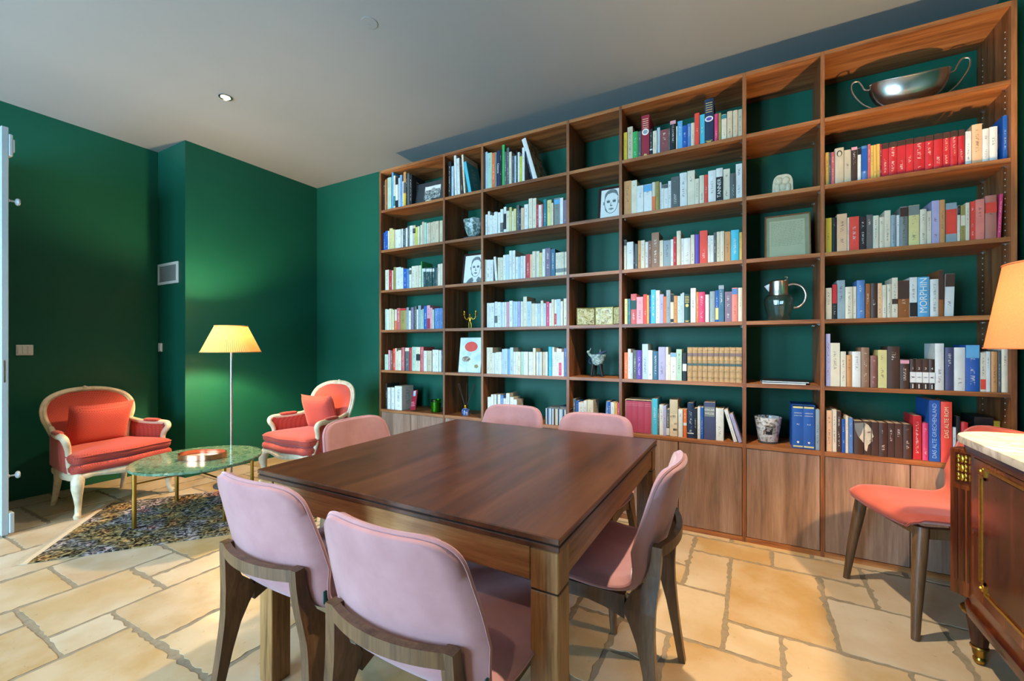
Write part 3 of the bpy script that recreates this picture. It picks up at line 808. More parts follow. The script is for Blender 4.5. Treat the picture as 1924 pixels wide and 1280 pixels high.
        m = MB(); m.grid(lambda u, v: ((sg*(0.331-0.030*(1-v)))+0.026*math.cos(2*math.pi*u)*(1-(2*v-1)**4)**0.5, -0.09+0.18*v, 0.600+0.018*math.sin(2*math.pi*u)*(1-(2*v-1)**4)**0.5), 14, 12, cu=True)
        m.build('arm_pad', 'coral_fabric', AR, True, 80)
        # side panel below the arm, padded on both faces
        def side(u, v, off):
            y = -0.235+0.385*u; xo = 0.262+(0.325-0.262)*min(1, (u*1.15))
            zt = 0.600-0.02*u; z = 0.33+(zt-0.33)*v; e = max(abs(2*u-1), abs(2*v-1))
            return (sg*(xo+off*(0.004+0.013*(1-e**4))), y, z)
        m = MB(); m.grid(lambda u, v: side(u, v, 1), 9, 8, flip=(sg > 0)); m.grid(lambda u, v: side(u, v, -1), 9, 8, flip=(sg < 0)); m.build('side_panel', 'coral_fabric', root, True, 80)
    return root
a0 = make_armchair(); a0.location = (-4.40, 1.425, 0); a0.rotation_euler = (0, 0, R(-82)); a0.scale = (0.95, 0.95, 0.97); tag(a0, 'cream framed coral armchair beneath the light switch, beside the open door', 'armchair', 'carved cream armchairs')
a1 = copy_tree(a0); a1.location = (-3.46, 2.50, 0); a1.rotation_euler = (0, 0, R(-180)); a1.scale = (0.95, 0.95, 0.97); tag(a1, 'cream framed coral armchair in the corner next to the bookcase', 'armchair', 'carved cream armchairs')
def pillow(w, h, d, label, loc, rot):
    root = thing('throw_pillow', label, 'pillow', loc, 0, 'coral throw pillows'); root.rotation_euler = rot
    for nm, sg in (('front_cover', 1), ('back_cover', -1)):
        def fn(u, v):
            a, b = 2*u-1, 2*v-1; k = max(0.0, (1-a**4)*(1-b**4))**0.55
            pull = 1-0.07*(1-b*b) if abs(a) > 0 else 1
            return (a*w/2*(1-0.05*(1-b*b)*abs(a)), sg*(d/2*k), b*h/2*(1-0.07*(1-a*a)*abs(b)))
        m = MB(); m.grid(fn, 19, 15, flip=(sg > 0)); m.build(nm, 'coral_fabric', root, True, 80)
    return root
pillow(0.42, 0.34, 0.12, 'wide coral pillow leaning in the armchair beneath the light switch', (-4.500, 1.400, 0.600), (R(-17), 0, R(-80)))
pillow(0.36, 0.34, 0.12, 'coral pillow leaning in the armchair next to the bookcase', (-3.475, 2.625, 0.600), (R(-17), 0, R(-172)))

# ------------------------------------------------------------------ rug, coffee table, floor lamp
ru = Vector((0.618, 0.786, 0)); ang = math.atan2(ru.y, ru.x)
rug = thing('rug', 'dark multicoloured fringed rug under the coffee table', 'rug', (-3.525, 0.745, 0), ang)
RL, RW = 1.56, 1.00
m = MB()
n = 40
m.grid(lambda u, v: (0.05+(RL-0.1)*u, 0.008+(RW-0.016)*v, 0.0075+0.0008*math.sin(u*37)*math.sin(v*23)), n, 28)
m.box(0.05, RL-0.05, 0.008, RW-0.008, 0.0012, 0.0070); m.build('pile', 'rug_pile', rug)
for x0, x1 in ((-0.012, 0.05), (RL-0.05, RL+0.012)):
    m = MB(); m.box(x0+0.03 if x0 < 0 else x0, x1 if x0 < 0 else x1-0.03, 0.004, RW-0.004, 0.001, 0.0052); m.build('end_band', 'fringe_cream', rug)
    m = MB(); rr = random.Random(4)
    for k in range(150):
        y = 0.006+(RW-0.012)*k/149; xa, xb = ((x0+0.03, x0-0.02*rr.random()) if x0 < 0 else (x1-0.03, x1+0.02*rr.random())); yj = y+rr.uniform(-.006, .006)
        m.add([(xa, y-0.002, 0.004), (xa, y+0.002, 0.004), (xb, yj+0.0015, 0.0015), (xb, yj-0.0015, 0.0015), (xa, y, 0.0012), (xb, yj, 0.0008)], [(0,1,2,3),(0,3,5,4),(1,4,5,2)])
    tag(m.build('fringe', 'fringe_cream', rug), kind='stuff')
ct = thing('coffee_table', 'round green marble coffee table on slim brass legs', 'coffee table', (-3.518, 1.645, 0))
m = MB(); m.lathe([(0.0001, 0.374), (0.385, 0.374), (0.398, 0.376), (0.400, 0.380), (0.400, 0.388), (0.397, 0.392), (0.0001, 0.393)], 72); m.build('marble_top', 'green_marble', ct, True, 30)
LEGA = [R(-93+90*k) for k in range(4)]
for a in LEGA:
    m = MB(); m.lathe([(0.0125, 0.009), (0.0125, 0.374)], 14, M=Matrix.Translation((0.372*math.cos(a), 0.372*math.sin(a), 0))); m.build('leg', 'brass', ct, True)
for k, z in ((0, 0.300), (1, 0.291)):
    a = LEGA[k]; p = Vector((0.36*math.cos(a), 0.36*math.sin(a), z)); m = MB(); m.tube([p, Vector((-p.x, -p.y, z))], 0.0055, 8); m.build('stretcher', 'brass', ct, True)
for k in range(4):
    a, b = LEGA[k], LEGA[(k+1) % 4]
    m = MB(); m.tube([(0.37*math.cos(a), 0.37*math.sin(a), 0.366), (0.37*math.cos(b), 0.37*math.sin(b), 0.366)], 0.006, 8); m.build('top_rail', 'brass', ct, True)
tr = thing('serving_tray', 'copper-rimmed oval tray with stone base on the coffee table', 'tray', (-3.50, 1.66, 0.393), R(28))
def oval(a, b, n=40): return [(a*math.copysign(abs(math.cos(t))**0.85, math.cos(t)), b*math.copysign(abs(math.sin(t))**0.85, math.sin(t))) for t in [2*math.pi*i/n for i in range(n)]]
m = MB(); m.prism(oval(0.150, 0.098), 0.0, 0.008); m.build('tray_base', 'rose_stone', tr)
m = MB(); o1, o2 = oval(0.158, 0.106), oval(0.1545, 0.1025); n = len(o1)
vs_ = [(x, y, 0.001) for x, y in o1]+[(x, y, 0.038) for x, y in o1]+[(x, y, 0.038) for x, y in o2]+[(x, y, 0.001) for x, y in o2]
fs = []
for q in range(4):
    for i in range(n): fs.append((q*n+i, q*n+(i+1) % n, ((q+1) % 4)*n+(i+1) % n, ((q+1) % 4)*n+i))
m.add(vs_, fs); m.build('rim', 'copper', tr, True)

fl = thing('floor_lamp', 'lit steel floor lamp with pleated cream shade by the chimney wall', 'floor lamp', (-3.945, 2.095, 0))
m = MB(); m.lathe([(0.0001, 0.0), (0.130, 0.0), (0.133, 0.006), (0.130, 0.016), (0.112, 0.026), (0.02, 0.030), (0.0001, 0.030)], 40); m.build('base', 'charcoal', fl, True)
m = MB(); m.lathe([(0.0095, 0.028), (0.0095, 1.18)], 14); m.build('pole', 'steel', fl, True)
def pleated(r0, r1, z0, z1, npl, amp):
    m = MB(); m.grid(lambda u, v: ((r0+(r1-r0)*v + amp*(1 if int(round(u*npl*2)) % 2 else -1))*math.cos(2*math.pi*u), (r0+(r1-r0)*v + amp*(1 if int(round(u*npl*2)) % 2 else -1))*math.sin(2*math.pi*u), z0+(z1-z0)*v), npl*2, 6, cu=True); return m
sh = pleated(0.224, 0.122, 1.160, 1.384, 90, 0.0016).build('lamp_shade', 'shade_silk', fl)
for r_, z in ((0.226, 1.160), (0.124, 1.384)):
    m = MB(); m.tube([(r_*math.cos(2*math.pi*i/48), r_*math.sin(2*math.pi*i/48), z) for i in range(48)], 0.004, 6, closed=True); m.build('shade_trim', 'shade_silk', sh, True)
m = MB(); m.lathe([(0.0001, 1.18), (0.012, 1.18), (0.013, 1.215), (0.0001, 1.215)], 12); m.build('socket', 'steel', fl, True)
m = MB()
for q in range(3):
    a = R(20+120*q); m.tube([(0.012*math.cos(a), 0.012*math.sin(a), 1.19), (0.123*math.cos(a), 0.123*math.sin(a), 1.378)], 0.002, 5)
m.build('shade_holder', 'steel', fl)
def bulb(parent, z, w, r=0.028):
    """glowing bulb: w is its radiant output in watts"""
    key = 'bulb_glow_%d' % round(w*10)
    if key not in MATS: emit(key, (1.0, 0.68, 0.36), w/(math.pi*4*math.pi*r*r))
    m = MB(); m.lathe([(0.010, z-0.05), (0.012, z-0.03), (r*0.9, z-0.012), (r, z), (r*0.8, z+0.018), (0.0001, z+0.028)], 14)
    return m.build('light_bulb', key, parent, True)
bulb(fl, 1.300, FLOOR_LAMP_W)

# ------------------------------------------------------------------ commode with table lamp
CT = 0.872
def rounded_plan(x0, y1, r_, y0=1.02, xw=XR-0.004, n=10):
    p = [(xw, y0)]
    for i in range(n+1): a = R(90+90*i/n) ; 
    pts = [(xw, y0), (xw, y1)]
    for i in range(n+1):
        a = R(90+90*i/n); pts.append((x0+r_+r_*math.cos(a), y1-r_+r_*math.sin(a)))
    for i in range(n+1):
        a = R(180+90*i/n); pts.append((x0+r_+r_*math.cos(a), y0+r_+r_*math.sin(a)))
    return pts
cm = thing('commode', 'polished mahogany commode with pale marble top and gilt mounts', 'commode')
pl0 = rounded_plan(0.700, 2.395, 0.17)
def slab_from(plan, z0, z1, name, mat, ch=0.004):
    n = len(plan); cx = sum(p[0] for p in plan)/n; cy = sum(p[1] for p in plan)/n
    vs_ = []
    for ins_, z in ((ch, z0), (0, z0+ch), (0, z1-ch), (ch, z1)):
        for x, y in plan:
            d = math.hypot(x-cx, y-cy); k = (d-ins_)/d; vs_.append((cx+(x-cx)*k, cy+(y-cy)*k, z))
    fs = []
    for q in range(3):
        for i in range(n): fs.append((q*n+i, q*n+(i+1) % n, (q+1)*n+(i+1) % n, (q+1)*n+i))
    fs.append(tuple(range(n-1, -1, -1))); fs.append(tuple(range(3*n, 4*n)))
    m = MB(); m.add(vs_, fs); return m.build(name, mat, cm, True, 35)
slab_from(pl0, CT-0.026, CT, 'marble_top', 'white_marble', 0.006)
slab_from(rounded_plan(0.728, 2.362, 0.15), 0.225, CT-0.026, 'carcass', 'mahogany', 0.001)
slab_from(rounded_plan(0.718, 2.372, 0.155), 0.205, 0.240, 'base_moulding', 'mahogany_dark', 0.006)
slab_from(rounded_plan(0.716, 2.374, 0.158), CT-0.062, CT-0.028, 'frieze_moulding', 'mahogany_dark', 0.003)
# chamfered corner post with flutes and a gilt mount
cpx, cpy = 0.752, 2.318; crot = R(135)
def corner_M(z=0.0): return Matrix.Translation((cpx, cpy, z)) @ Matrix.Rotation(R(45), 4, 'Z')
# in this frame -x points outward from the corner towards the room
m = MB(); m.box(-0.030, 0.03, -0.040, 0.040, 0.240, CT-0.062, b=0.003, M=corner_M()); cp = m.build('corner_post', 'mahogany', cm)
for k in (-1, 0, 1):
    m = MB(); m.box(-0.033, -0.028, k*0.020-0.0055, k*0.020+0.0055, 0.300, 0.655, M=corner_M()); m.build('flute', 'mahogany_dark', cp)
m = MB(); m.box(-0.0335, -0.029, -0.022, 0.022, 0.680, 0.795, M=corner_M()); m.build('mount_ground', 'mahogany_dark', cp)
m = MB()
for k, z in enumerate((0.702, 0.737, 0.772)):
    for dy_, dz_, ry_, rz_ in ((0, 0, 0.007, 0.015), (-0.011, 0.008, 0.006, 0.009), (0.011, 0.008, 0.006, 0.009), (-0.011, -0.008, 0.005, 0.007), (0.011, -0.008, 0.005, 0.007)):
        m.lathe([(0.0001, -1), (0.7, -0.7), (1, 0), (0.7, 0.7), (0.0001, 1)], 10, M=corner_M() @ Matrix.Translation((-0.034, dy_, z+dz_)) @ Matrix.Diagonal((0.0035, ry_, rz_, 1)))
m.build('gilt_mount', 'gilt', cp, True)
for z in (0.30, 0.745):
    m = MB(); m.lathe([(0.0001, -0.003), (0.014, -0.002), (0.012, 0.004), (0.005, 0.008), (0.0001, 0.009)], 14, M=Matrix.Translation((0.762, 2.366, z)) @ Matrix.Rotation(R(-90), 4, 'X')); m.build('rosette', 'gilt', cm, True)
# front panel and its stepped gilt fillet (front faces -x)
XF = 0.728
m = MB(); m.box(XF-0.006, XF+0.004, 1.16, 2.180, 0.300, 0.805, b=0.002); fp = m.build('front_door', 'mahogany', cm)
m = MB(); m.box(XF-0.0075, XF-0.005, 1.22, 2.105, 0.365, 0.775); m.build('veneer_panel', 'mahogany_dark', fp)
m = MB(); g = 0.010; ya, yb, za, zb, st_ = 1.20, 2.125, 0.345, 0.790, 0.045
def fil(y0, y1, z0, z1): m.box(XF-0.0115, XF-0.005, y0, y1, z0, z1)
fil(yb-g, yb, za+st_, zb-st_); fil(ya, ya+g, za+st_, zb-st_); fil(ya+st_, yb-st_, zb-g, zb); fil(ya+st_, yb-st_, za, za+g)
for y0, y1, yv in ((yb-st_, yb, yb-st_), (ya, ya+st_, ya+st_-g)):
    for z0, z1, zh in ((zb-st_, zb, zb-st_-0), (za, za+st_, za+st_-g)):
        fil(y0, y1, zh, zh+g); fil(yv, yv+g, z0, z1)
m.build('gilt_fillet', 'gilt', fp)
for y in (yb-0.018, ya+0.018):
    for z in (zb-0.018, za+0.018):
        m = MB(); m.lathe([(0.0001, -0.002), (0.015, -0.001), (0.013, 0.004), (0.006, 0.006), (0.004, 0.010), (0.0001, 0.011)], 14, M=Matrix.Translation((XF-0.006, y, z)) @ Matrix.Rotation(R(-90), 4, 'Y')); m.build('rosette', 'gilt', fp, True)
for (x, y) in ((0.775, 2.290), (0.775, 1.09), (1.14, 2.30), (1.14, 1.09)):
    n = 16; m = MB(); prof = [(0.046, 0.205), (0.046, 0.196), (0.038, 0.186), (0.040, 0.175), (0.022, 0.066), (0.020, 0.060)]
    vs_ = []; nf = 48
    for r_, z in prof:
        for i in range(nf):
            a = 2*math.pi*i/nf; k = 1-0.08*(1 if (i//3) % 2 and 0.07 < z < 0.18 else 0); vs_.append((x+r_*k*math.cos(a), y+r_*k*math.sin(a), z))
    fs = [(q*nf+i, (q+1)*nf+i, (q+1)*nf+(i+1) % nf, q*nf+(i+1) % nf) for q in range(len(prof)-1) for i in range(nf)]
    m.add(vs_, fs); m.box(x-0.01, x+0.01, y-0.01, y+0.01, 0.0, 0.2); L = m.build('leg', 'mahogany_dark', cm, True)
    m = MB(); m.lathe([(0.040, 0.203), (0.052, 0.203), (0.054, 0.197), (0.050, 0.190), (0.040, 0.190)], 28, M=Matrix.Translation((x, y, 0))); m.build('gilt_ring', 'gilt', L, True)
    m = MB(); m.lathe([(0.0001, 0.0), (0.012, 0.0), (0.018, 0.010), (0.019, 0.020), (0.015, 0.027), (0.019, 0.034), (0.0225, 0.058), (0.027, 0.062), (0.026, 0.068), (0.020, 0.069)], 20, M=Matrix.Translation((x, y, 0))); m.build('sabot', 'brass', L, True)
tl = thing('table_lamp', 'lit table lamp with a peach shade on the marble commode', 'table lamp', (0.935, 2.125, CT))
m = MB(); m.lathe([(0.0001, 0.0), (0.072, 0.0), (0.075, 0.008), (0.06, 0.018), (0.030, 0.030), (0.026, 0.045), (0.055, 0.085), (0.068, 0.13), (0.060, 0.175), (0.030, 0.22), (0.018, 0.25), (0.016, 0.30)], 32); m.build('base', 'white_marble', tl, True)
m = MB(); m.lathe([(0.0001, 0.30), (0.013, 0.30), (0.013, 0.37), (0.0001, 0.37)], 14); m.build('socket', 'brass', tl, True)
z0, z1 = 1.203-CT, 1.492-CT
m = MB(); m.lathe([(0.196, z0), (0.151, z1)], 64, cap=False); sh = m.build('lamp_shade', 'shade_peach', tl, True)
for r_, z in ((0.196, z0), (0.151, z1)):
    m = MB(); m.tube([(r_*math.cos(2*math.pi*i/56), r_*math.sin(2*math.pi*i/56), z) for i in range(56)], 0.0032, 6, closed=True); m.build('shade_trim', 'shade_peach', sh, True)
m = MB()
for q in range(3):
    a = R(30+120*q); m.tube([(0.012*math.cos(a), 0.012*math.sin(a), 0.36), (0.150*math.cos(a), 0.150*math.sin(a), z1-0.006)], 0.002, 5)
m.build('shade_holder', 'brass', tl)
bulb(tl, 0.500, TABLE_LAMP_W)
# ------------------------------------------------------------------ books
# per shelf: (bay, shelf, crop origin x, y, crop scale, books); a book = "x0-x1 top colour [~lean] [=same height] [+colour,y0,y1 label bands] [*title mark]"
BAY = {1: 'corner bay', 2: 'narrow bay beside the corner bay', 3: 'white-paperback bay', 4: 'narrow bay of the gilt icon', 5: 'leather-set bay', 6: 'narrow bay of the glass jug', 7: 'lamp-side bay'}
ROWN = ['top', 'second', 'third', 'fourth', 'fifth', 'bottom']
YS = YB + 0.020
SHELVES = [
(1,0,712,310,14.226,"120-165 440 d;165-190 400 t;190-228 370 a;228-330 340 m;330-388 170 lb;388-440 290 c +q,840,1100;440-510 330 k +w,530,950;510-560 350 l;560-615 270 l2;615-655 440 w;655-720 190 t +g,470,750 +y,770,1080;720-750 240 k;750-810 230 g;815-880 265 k"),
(1,1,712,405,15.516,"125-190 500 b;190-262 450 b;262-300 450 w;300-400 380 cy;400-445 410 cy;445-485 420 c;485-560 415 w;560-640 405 w;640-700 390 w;700-775 390 g;775-835 365 w;835-895 310 g;895-985 300 w;985-1065 290 i +k,380,520;1065-1120 340 yl;1120-1185 320 c;1185-1255 280 c;1255-1315 190 i;1315-1385 205 m;1385-1425 230 w;1425-1500 210 i;1500-1570 200 i;1570-1640 180 i;1640-1745 165 i;1765-1855 150 i"),
(1,2,712,485,15.516,"185-290 345 c;290-380 360 r;380-418 360 c;418-497 265 ol;497-640 270 w;640-710 290 w;710-810 320 b;810-868 320 b2;868-945 295 w +g,360,480;945-1050 240 c;1050-1150 225 c;1150-1230 215 c;1230-1252 100 e;1255-1295 305 w;1300-1365 290 dg +w,310,400;1365-1420 290 dg = +w,310,400;1420-1480 290 dg = +w,310,400;1480-1545 290 dg = +w,310,400;1545-1615 290 dg = +w,310,400;1615-1660 290 dg =;1660-1715 280 g;1715-1790 180 c;1790-1855 165 c"),
(1,3,712,565,15.516,"180-240 250 m;240-290 260 w;290-355 235 c;355-400 240 cy;400-440 270 c;440-520 260 c +o,590,860;520-620 220 rs;620-800 225 ol +r,228,290;800-870 200 s;870-930 290 w;930-1010 195 mv;1010-1040 200 n;1040-1100 165 g;1100-1140 260 w;1140-1225 145 s;1225-1255 270 m;1255-1300 245 m;1300-1400 160 b;1400-1490 140 pk +cr,520,820;1490-1560 210 pk;1560-1605 260 m;1605-1650 230 b2;1650-1700 230 b2 =;1700-1755 230 b2 =;1755-1805 230 b2 =;1805-1855 230 b2 ="),
(1,4,712,645,15.516,"170-270 330 m;270-330 205 pk;330-400 220 br;400-475 160 rc;475-515 150 c;515-555 240 c;555-650 205 c;660-745 125 rs;745-885 130 g +c,135,235;885-965 130 r;965-1085 110 m;1085-1200 115 c +k,320,510;1205-1300 110 rs;1305-1400 220 w;1400-1540 220 i;1560-1640 190 w;1640-1735 195 w;1735-1815 210 w;1815-1855 220 g"),
(1,5,690,680,7.53,"262-278 310 k;278-332 365 w;340-385 365 w;390-490 345 w"),
(2,0,832,270,12.795,"130-200 435 k;200-262 545 l;288-345 260 w ~-22;352-418 355 w ~-22;436-486 380 d ~-34;505-548 265 c ~-58;622-690 430 aq ~-130"),
(3,0,905,245,11.636,"70-130 475 l;130-225 495 m;225-290 490 o;290-325 480 ga;325-400 450 n *cezanne;400-435 410 k;435-500 320 e;500-545 470 g;545-600 380 g;600-655 470 c;655-710 560 g;710-755 560 l;755-780 450 k;780-830 480 w;830-885 570 yl;885-938 375 w;1092-1116 455 n ~-150;1128-1220 150 w ~-250 *art"),
(3,1,905,365,11.66,"80-130 450 w;130-185 380 w;185-230 460 w;230-270 470 w;270-345 390 w;345-410 400 w;410-475 330 w +g,630,830;475-540 280 w +k,430,770;540-605 365 c;605-660 290 cy;660-700 370 c;700-755 320 cy;755-820 240 g;820-860 340 n;860-895 300 i;895-925 300 ip;925-1020 225 w;1030-1110 95 c;1110-1195 90 c;1195-1245 225 r;1245-1310 235 w;1310-1345 220 rs;1350-1425 115 q;1435-1530 130 cy;1530-1570 190 c;1585-1715 85 ga +lb,120,220;1715-1785 80 w;1790-1858 130 mv"),
(3,2,905,458,11.66,"70-105 350 c;105-185 355 w;185-255 355 w;300-350 285 w ~-42;355-410 305 c;410-470 305 c;470-530 250 w;530-600 240 l;600-665 155 w;665-735 150 w;735-800 290 w;800-855 290 l;855-910 270 w;910-960 270 w;960-1060 235 r;1060-1110 235 ip;1110-1185 170 c;1185-1265 165 c;1265-1330 200 cy;1330-1390 120 w;1390-1510 100 mv;1515-1610 120 st;1620-1680 200 c +ga,550,635;1680-1745 190 c +ga,545,630;1745-1810 185 c +ga,540,625;1810-1860 180 c +ga,530,615"),
(3,3,905,550,11.66,"115-165 230 w;165-205 230 w;205-275 225 w;275-345 200 w +g,510,665;345-420 210 w;420-455 215 l;455-500 210 w;500-545 210 w;545-605 205 pk;605-680 180 w;680-735 195 l;735-785 195 l;785-850 195 u;850-905 195 w;910-990 90 c;990-1090 195 l;1090-1170 240 c;1170-1220 240 w;1220-1290 240 l;1290-1350 175 c;1350-1410 235 l;1410-1480 200 p;1480-1530 230 w;1530-1590 150 c;1590-1640 155 w +r,460,700;1640-1730 145 l;1730-1780 190 w;1795-1868 130 c"),
(3,4,905,645,11.66,"110-175 95 c;175-240 95 c;240-275 215 w;275-310 215 w;310-370 200 w;370-440 195 w;440-490 130 l;490-570 125 l;570-620 125 l2;620-690 95 l;690-735 190 w;735-780 190 w;780-850 190 c;850-920 190 m;920-968 190 w;968-1015 190 w;1030-1085 195 w;1085-1120 195 w;1120-1180 110 c;1195-1235 195 w;1235-1280 195 l;1280-1320 195 w;1335-1395 195 i;1395-1445 190 w;1465-1535 80 aq;1535-1590 90 w;1590-1640 195 w;1640-1690 115 w;1690-1750 125 w +p,430,710;1750-1800 195 w;1800-1868 110 b2"),
(3,5,905,730,11.66,"130-205 190 w;205-262 135 w;262-320 135 w;320-355 150 ga;355-410 135 w;410-475 150 b2;475-535 220 w;535-610 110 w;620-700 195 w;700-770 245 w"),
(4,5,1068,735,5.795,"50-78 85 g;80-110 105 b;110-165 125 w;165-200 105 w;205-270 100 c;392-426 112 b2 ~20;430-460 120 b;460-500 125 w;500-530 130 y2;530-562 130 p"),
(5,0,1165,180,8.187,"55-110 565 y;110-195 480 i;195-275 555 e;275-325 550 g;330-450 300 cr *disc;455-500 510 k +w,820,840;505-565 540 c;565-615 490 l;620-745 520 mr;745-770 500 g;770-860 385 k +pk,388,440;862-882 470 c;885-960 390 lb;960-1035 460 b;1035-1090 430 b2;1090-1145 420 c;1145-1220 270 rc;1225-1300 290 aq;1300-1440 50 n *oval;1450-1510 280 p;1515-1555 265 ol;1560-1640 290 c +q,300,355;1645-1730 240 i;1735-1810 225 i;1815-1878 210 i"),
(5,1,1165,300,8.187,"60-175 330 t;175-260 320 c;260-360 400 w;365-490 380 w +lb,385,490;490-545 350 c +o,570,790;545-605 340 ol;605-635 350 w;635-675 390 w +g,392,440;675-740 380 w +g,382,440;740-785 330 w;785-910 265 g;915-1030 205 w;1035-1150 170 c;1150-1215 295 c;1220-1295 245 c;1295-1355 235 rc;1355-1475 170 w;1475-1580 135 w +k,270,630 *tanner;1585-1690 145 c;1695-1780 210 g;1780-1878 65 w"),
(5,2,1165,425,8.187,"60-100 215 c +k,220,300;100-205 245 w;205-230 275 k;230-270 275 g;275-320 225 t;320-380 220 c;380-435 245 w;435-485 225 br;485-600 100 bn;600-665 220 c;670-775 220 s;775-820 205 w;820-865 165 r;870-935 75 c;935-980 190 w;980-1085 185 w;1085-1145 135 c;1150-1220 130 v;1225-1345 70 rc;1345-1390 145 w;1390-1440 145 w;1440-1480 100 g;1480-1540 90 c;1540-1605 80 c;1610-1700 85 t;1705-1830 60 aq;1835-1878 95 y2"),
(5,3,1165,530,8.187,"70-115 260 cy;115-160 260 q;165-255 185 rs +dg,285,420;255-355 230 pk;355-415 190 rc;415-445 205 y2;445-475 200 b;475-545 120 aq;545-610 130 w;610-670 190 u;670-710 225 o;710-775 125 s;775-825 185 c +k,188,310 +k,570,620;825-885 215 t;885-930 215 l;930-957 180 l;957-985 165 l;985-1080 185 dg *gilt;1085-1165 95 w;1170-1210 155 o;1210-1305 155 p;1310-1370 195 w;1380-1460 145 s;1465-1515 130 b +cy,400,580;1515-1600 50 st +s,52,110;1610-1720 150 mv;1720-1810 90 sal +b2,105,190;1815-1880 90 c"),
(5,4,1165,640,8.187,"65-120 185 o;120-165 130 w;165-195 190 l;200-255 150 g;255-335 150 v;340-430 55 l;430-500 150 w;505-585 165 st;590-695 100 u;700-740 100 w;740-775 215 c;775-865 190 w +l2,195,250;865-950 135 m;960-1025 190 k +w,360,470;1035-1113 105 L;1115-1193 105 L =;1195-1268 105 L =;1270-1348 105 L =;1350-1443 105 L =;1445-1523 105 L =;1525-1603 105 L =;1605-1688 105 L =;1690-1783 105 L =;1785-1876 105 L ="),
(5,5,1068,735,5.795,"910-970 85 aq;970-990 200 g;990-1035 150 w;1035-1065 160 u;1065-1100 200 g +w,405,480;1102-1190 95 i *art2;1195-1245 200 w;1250-1290 200 o +w,345,375;1295-1365 130 n +w,455,465;1365-1400 190 k;1405-1435 175 w;1435-1470 180 b;1475-1600 125 sl *oscar;1605-1690 190 w;1800-1840 200 w ~-105;1852-1897 245 u ~-100"),
(6,5,1390,600,3.603,"512-550 612 s"),
(7,1,1545,210,9.145,"50-110 700 y2;110-150 700 g;150-210 695 rs;215-370 625 i *figure;375-495 655 i;495-600 605 d +pk,608,660;605-665 625 w +k,630,740;670-775 590 b2 +b,640,1020;780-830 560 rs;830-880 580 y2;880-930 570 y2;930-990 555 y2;990-1022 560 cr;1025-1138 546 r +d,550,640;1140-1283 546 r = +d,522,612;1285-1433 546 r = +d,495,585;1435-1563 546 r = +d,468,558"),
(7,1,1720,200,10.667,"-42-183 625 r +d,630,735;187-358 589 r +d,594,695;362-543 555 r +d,560,665;547-688 526 r +d,531,640;692-848 498 r +d,503,615;852-983 472 r +d,477,595;1000-1120 500 w;1130-1335 360 ip;1340-1475 450 w;1475-1645 410 w;1748-1845 185 b"),
(7,2,1545,370,10.749,"60-190 430 y;200-290 420 k;295-500 345 ip;505-543 420 c;545-745 400 rc;755-885 400 k;887-1020 362 g;1022-1140 378 c;1142-1250 410 c;1255-1380 275 c;1385-1490 370 s;1495-1558 370 w;1560-1730 200 ga +d,220,400;1745-1962 170 cy +ga,175,370"),
(7,2,1715,355,10.4,"135-270 400 c;275-365 435 c;370-520 230 u;525-630 215 t;640-860 275 s +rc,400,880;870-930 330 c +k,332,510;935-1025 320 ol +c,520,720;1030-1110 270 c;1115-1215 250 rc;1220-1400 205 sal;1410-1640 130 sa2 +rc,270,470;1650-1720 95 p ~48"),
(7,3,1545,500,7.26,"45-130 300 i;135-200 250 k +r,255,510;200-310 195 s;315-415 285 c;415-465 280 c;470-580 195 b2;590-655 240 a;660-755 235 d;755-815 235 ip;820-875 260 c;875-950 250 c;950-1030 160 c +d,450,520;1035-1185 200 a +d,202,450;1190-1295 155 w +k,500,690;1300-1460 150 lb *morphin;1470-1585 180 w;1590-1655 55 a +d,58,460;1660-1790 105 w ~22 +d,107,285"),
(7,4,1545,620,5.271,"35-80 40 u;80-175 130 c;180-235 215 c;235-295 250 t;295-380 215 w;385-465 175 bn;475-545 255 br;550-640 200 cy;645-768 165 d;770-860 290 d +pk,300,335;865-924 290 d *n1;925-989 290 d = *n2;990-1054 290 d = *n3;1055-1113 290 d = *n4;1115-1205 135 w;1215-1303 175 sl;1305-1415 175 w;1420-1555 150 b +lb,152,280;1565-1620 225 c +rc,490,590;1622-1665 215 w;1670-1735 215 t;1740-1770 205 g;1775-1845 190 c"),
(7,5,1390,600,3.603,"586-625 618 ip;626-655 612 c;656-686 622 d;690-715 678 b;716-735 655 c;736-766 668 b2;772-838 690 d *face1;840-889 690 d = *face2;891-939 690 d = *face3;941-999 690 d =;1001-1047 690 d =;1049-1104 690 d =;1106-1165 690 d =;1172-1230 655 r;1236-1276 705 p;1281-1356 550 b *griechenland;1361-1437 560 rc *rom;1441-1464 732 w;1466-1492 660 k;1500-1545 700 r"),
]
TONE = dict(w='white',c='cream',i='beige',ip='peach',cy='pale yellow',m='pale green',l='pale blue',lb='sky blue',l2='mid blue',aq='aqua',q='teal',t='tan',y='yellow',y2='amber',yl='lime',
 o='orange',r='red',rc='scarlet',rs='rose',sal='salmon',sa2='dusky pink',p='magenta',pk='pink',k='black',g='dark grey',s='grey',b='blue',b2='steel blue',n='navy',sl='slate',st='petrol blue',
 v='purple',u='lilac',mv='mauve',e='green',dg='dark green',a='brown',d='dark brown',bn='taupe',br='russet',ol='olive',mr='maroon',cr='crimson',ga='mid grey',L='tan leather')
ORD = ['first','second','third','fourth','fifth','sixth','seventh','eighth','ninth','tenth','eleventh','twelfth','thirteenth','fourteenth','fifteenth','sixteenth','seventeenth','eighteenth','nineteenth','twentieth',
 'twenty-first','twenty-second','twenty-third','twenty-fourth','twenty-fifth','twenty-sixth','twenty-seventh','twenty-eighth','twenty-ninth','thirtieth','thirty-first','thirty-second','thirty-third']
def shelf_z(row): return (SZ + [WT])[row]
rb = random.Random(99)
BOOKS = []; count = {}
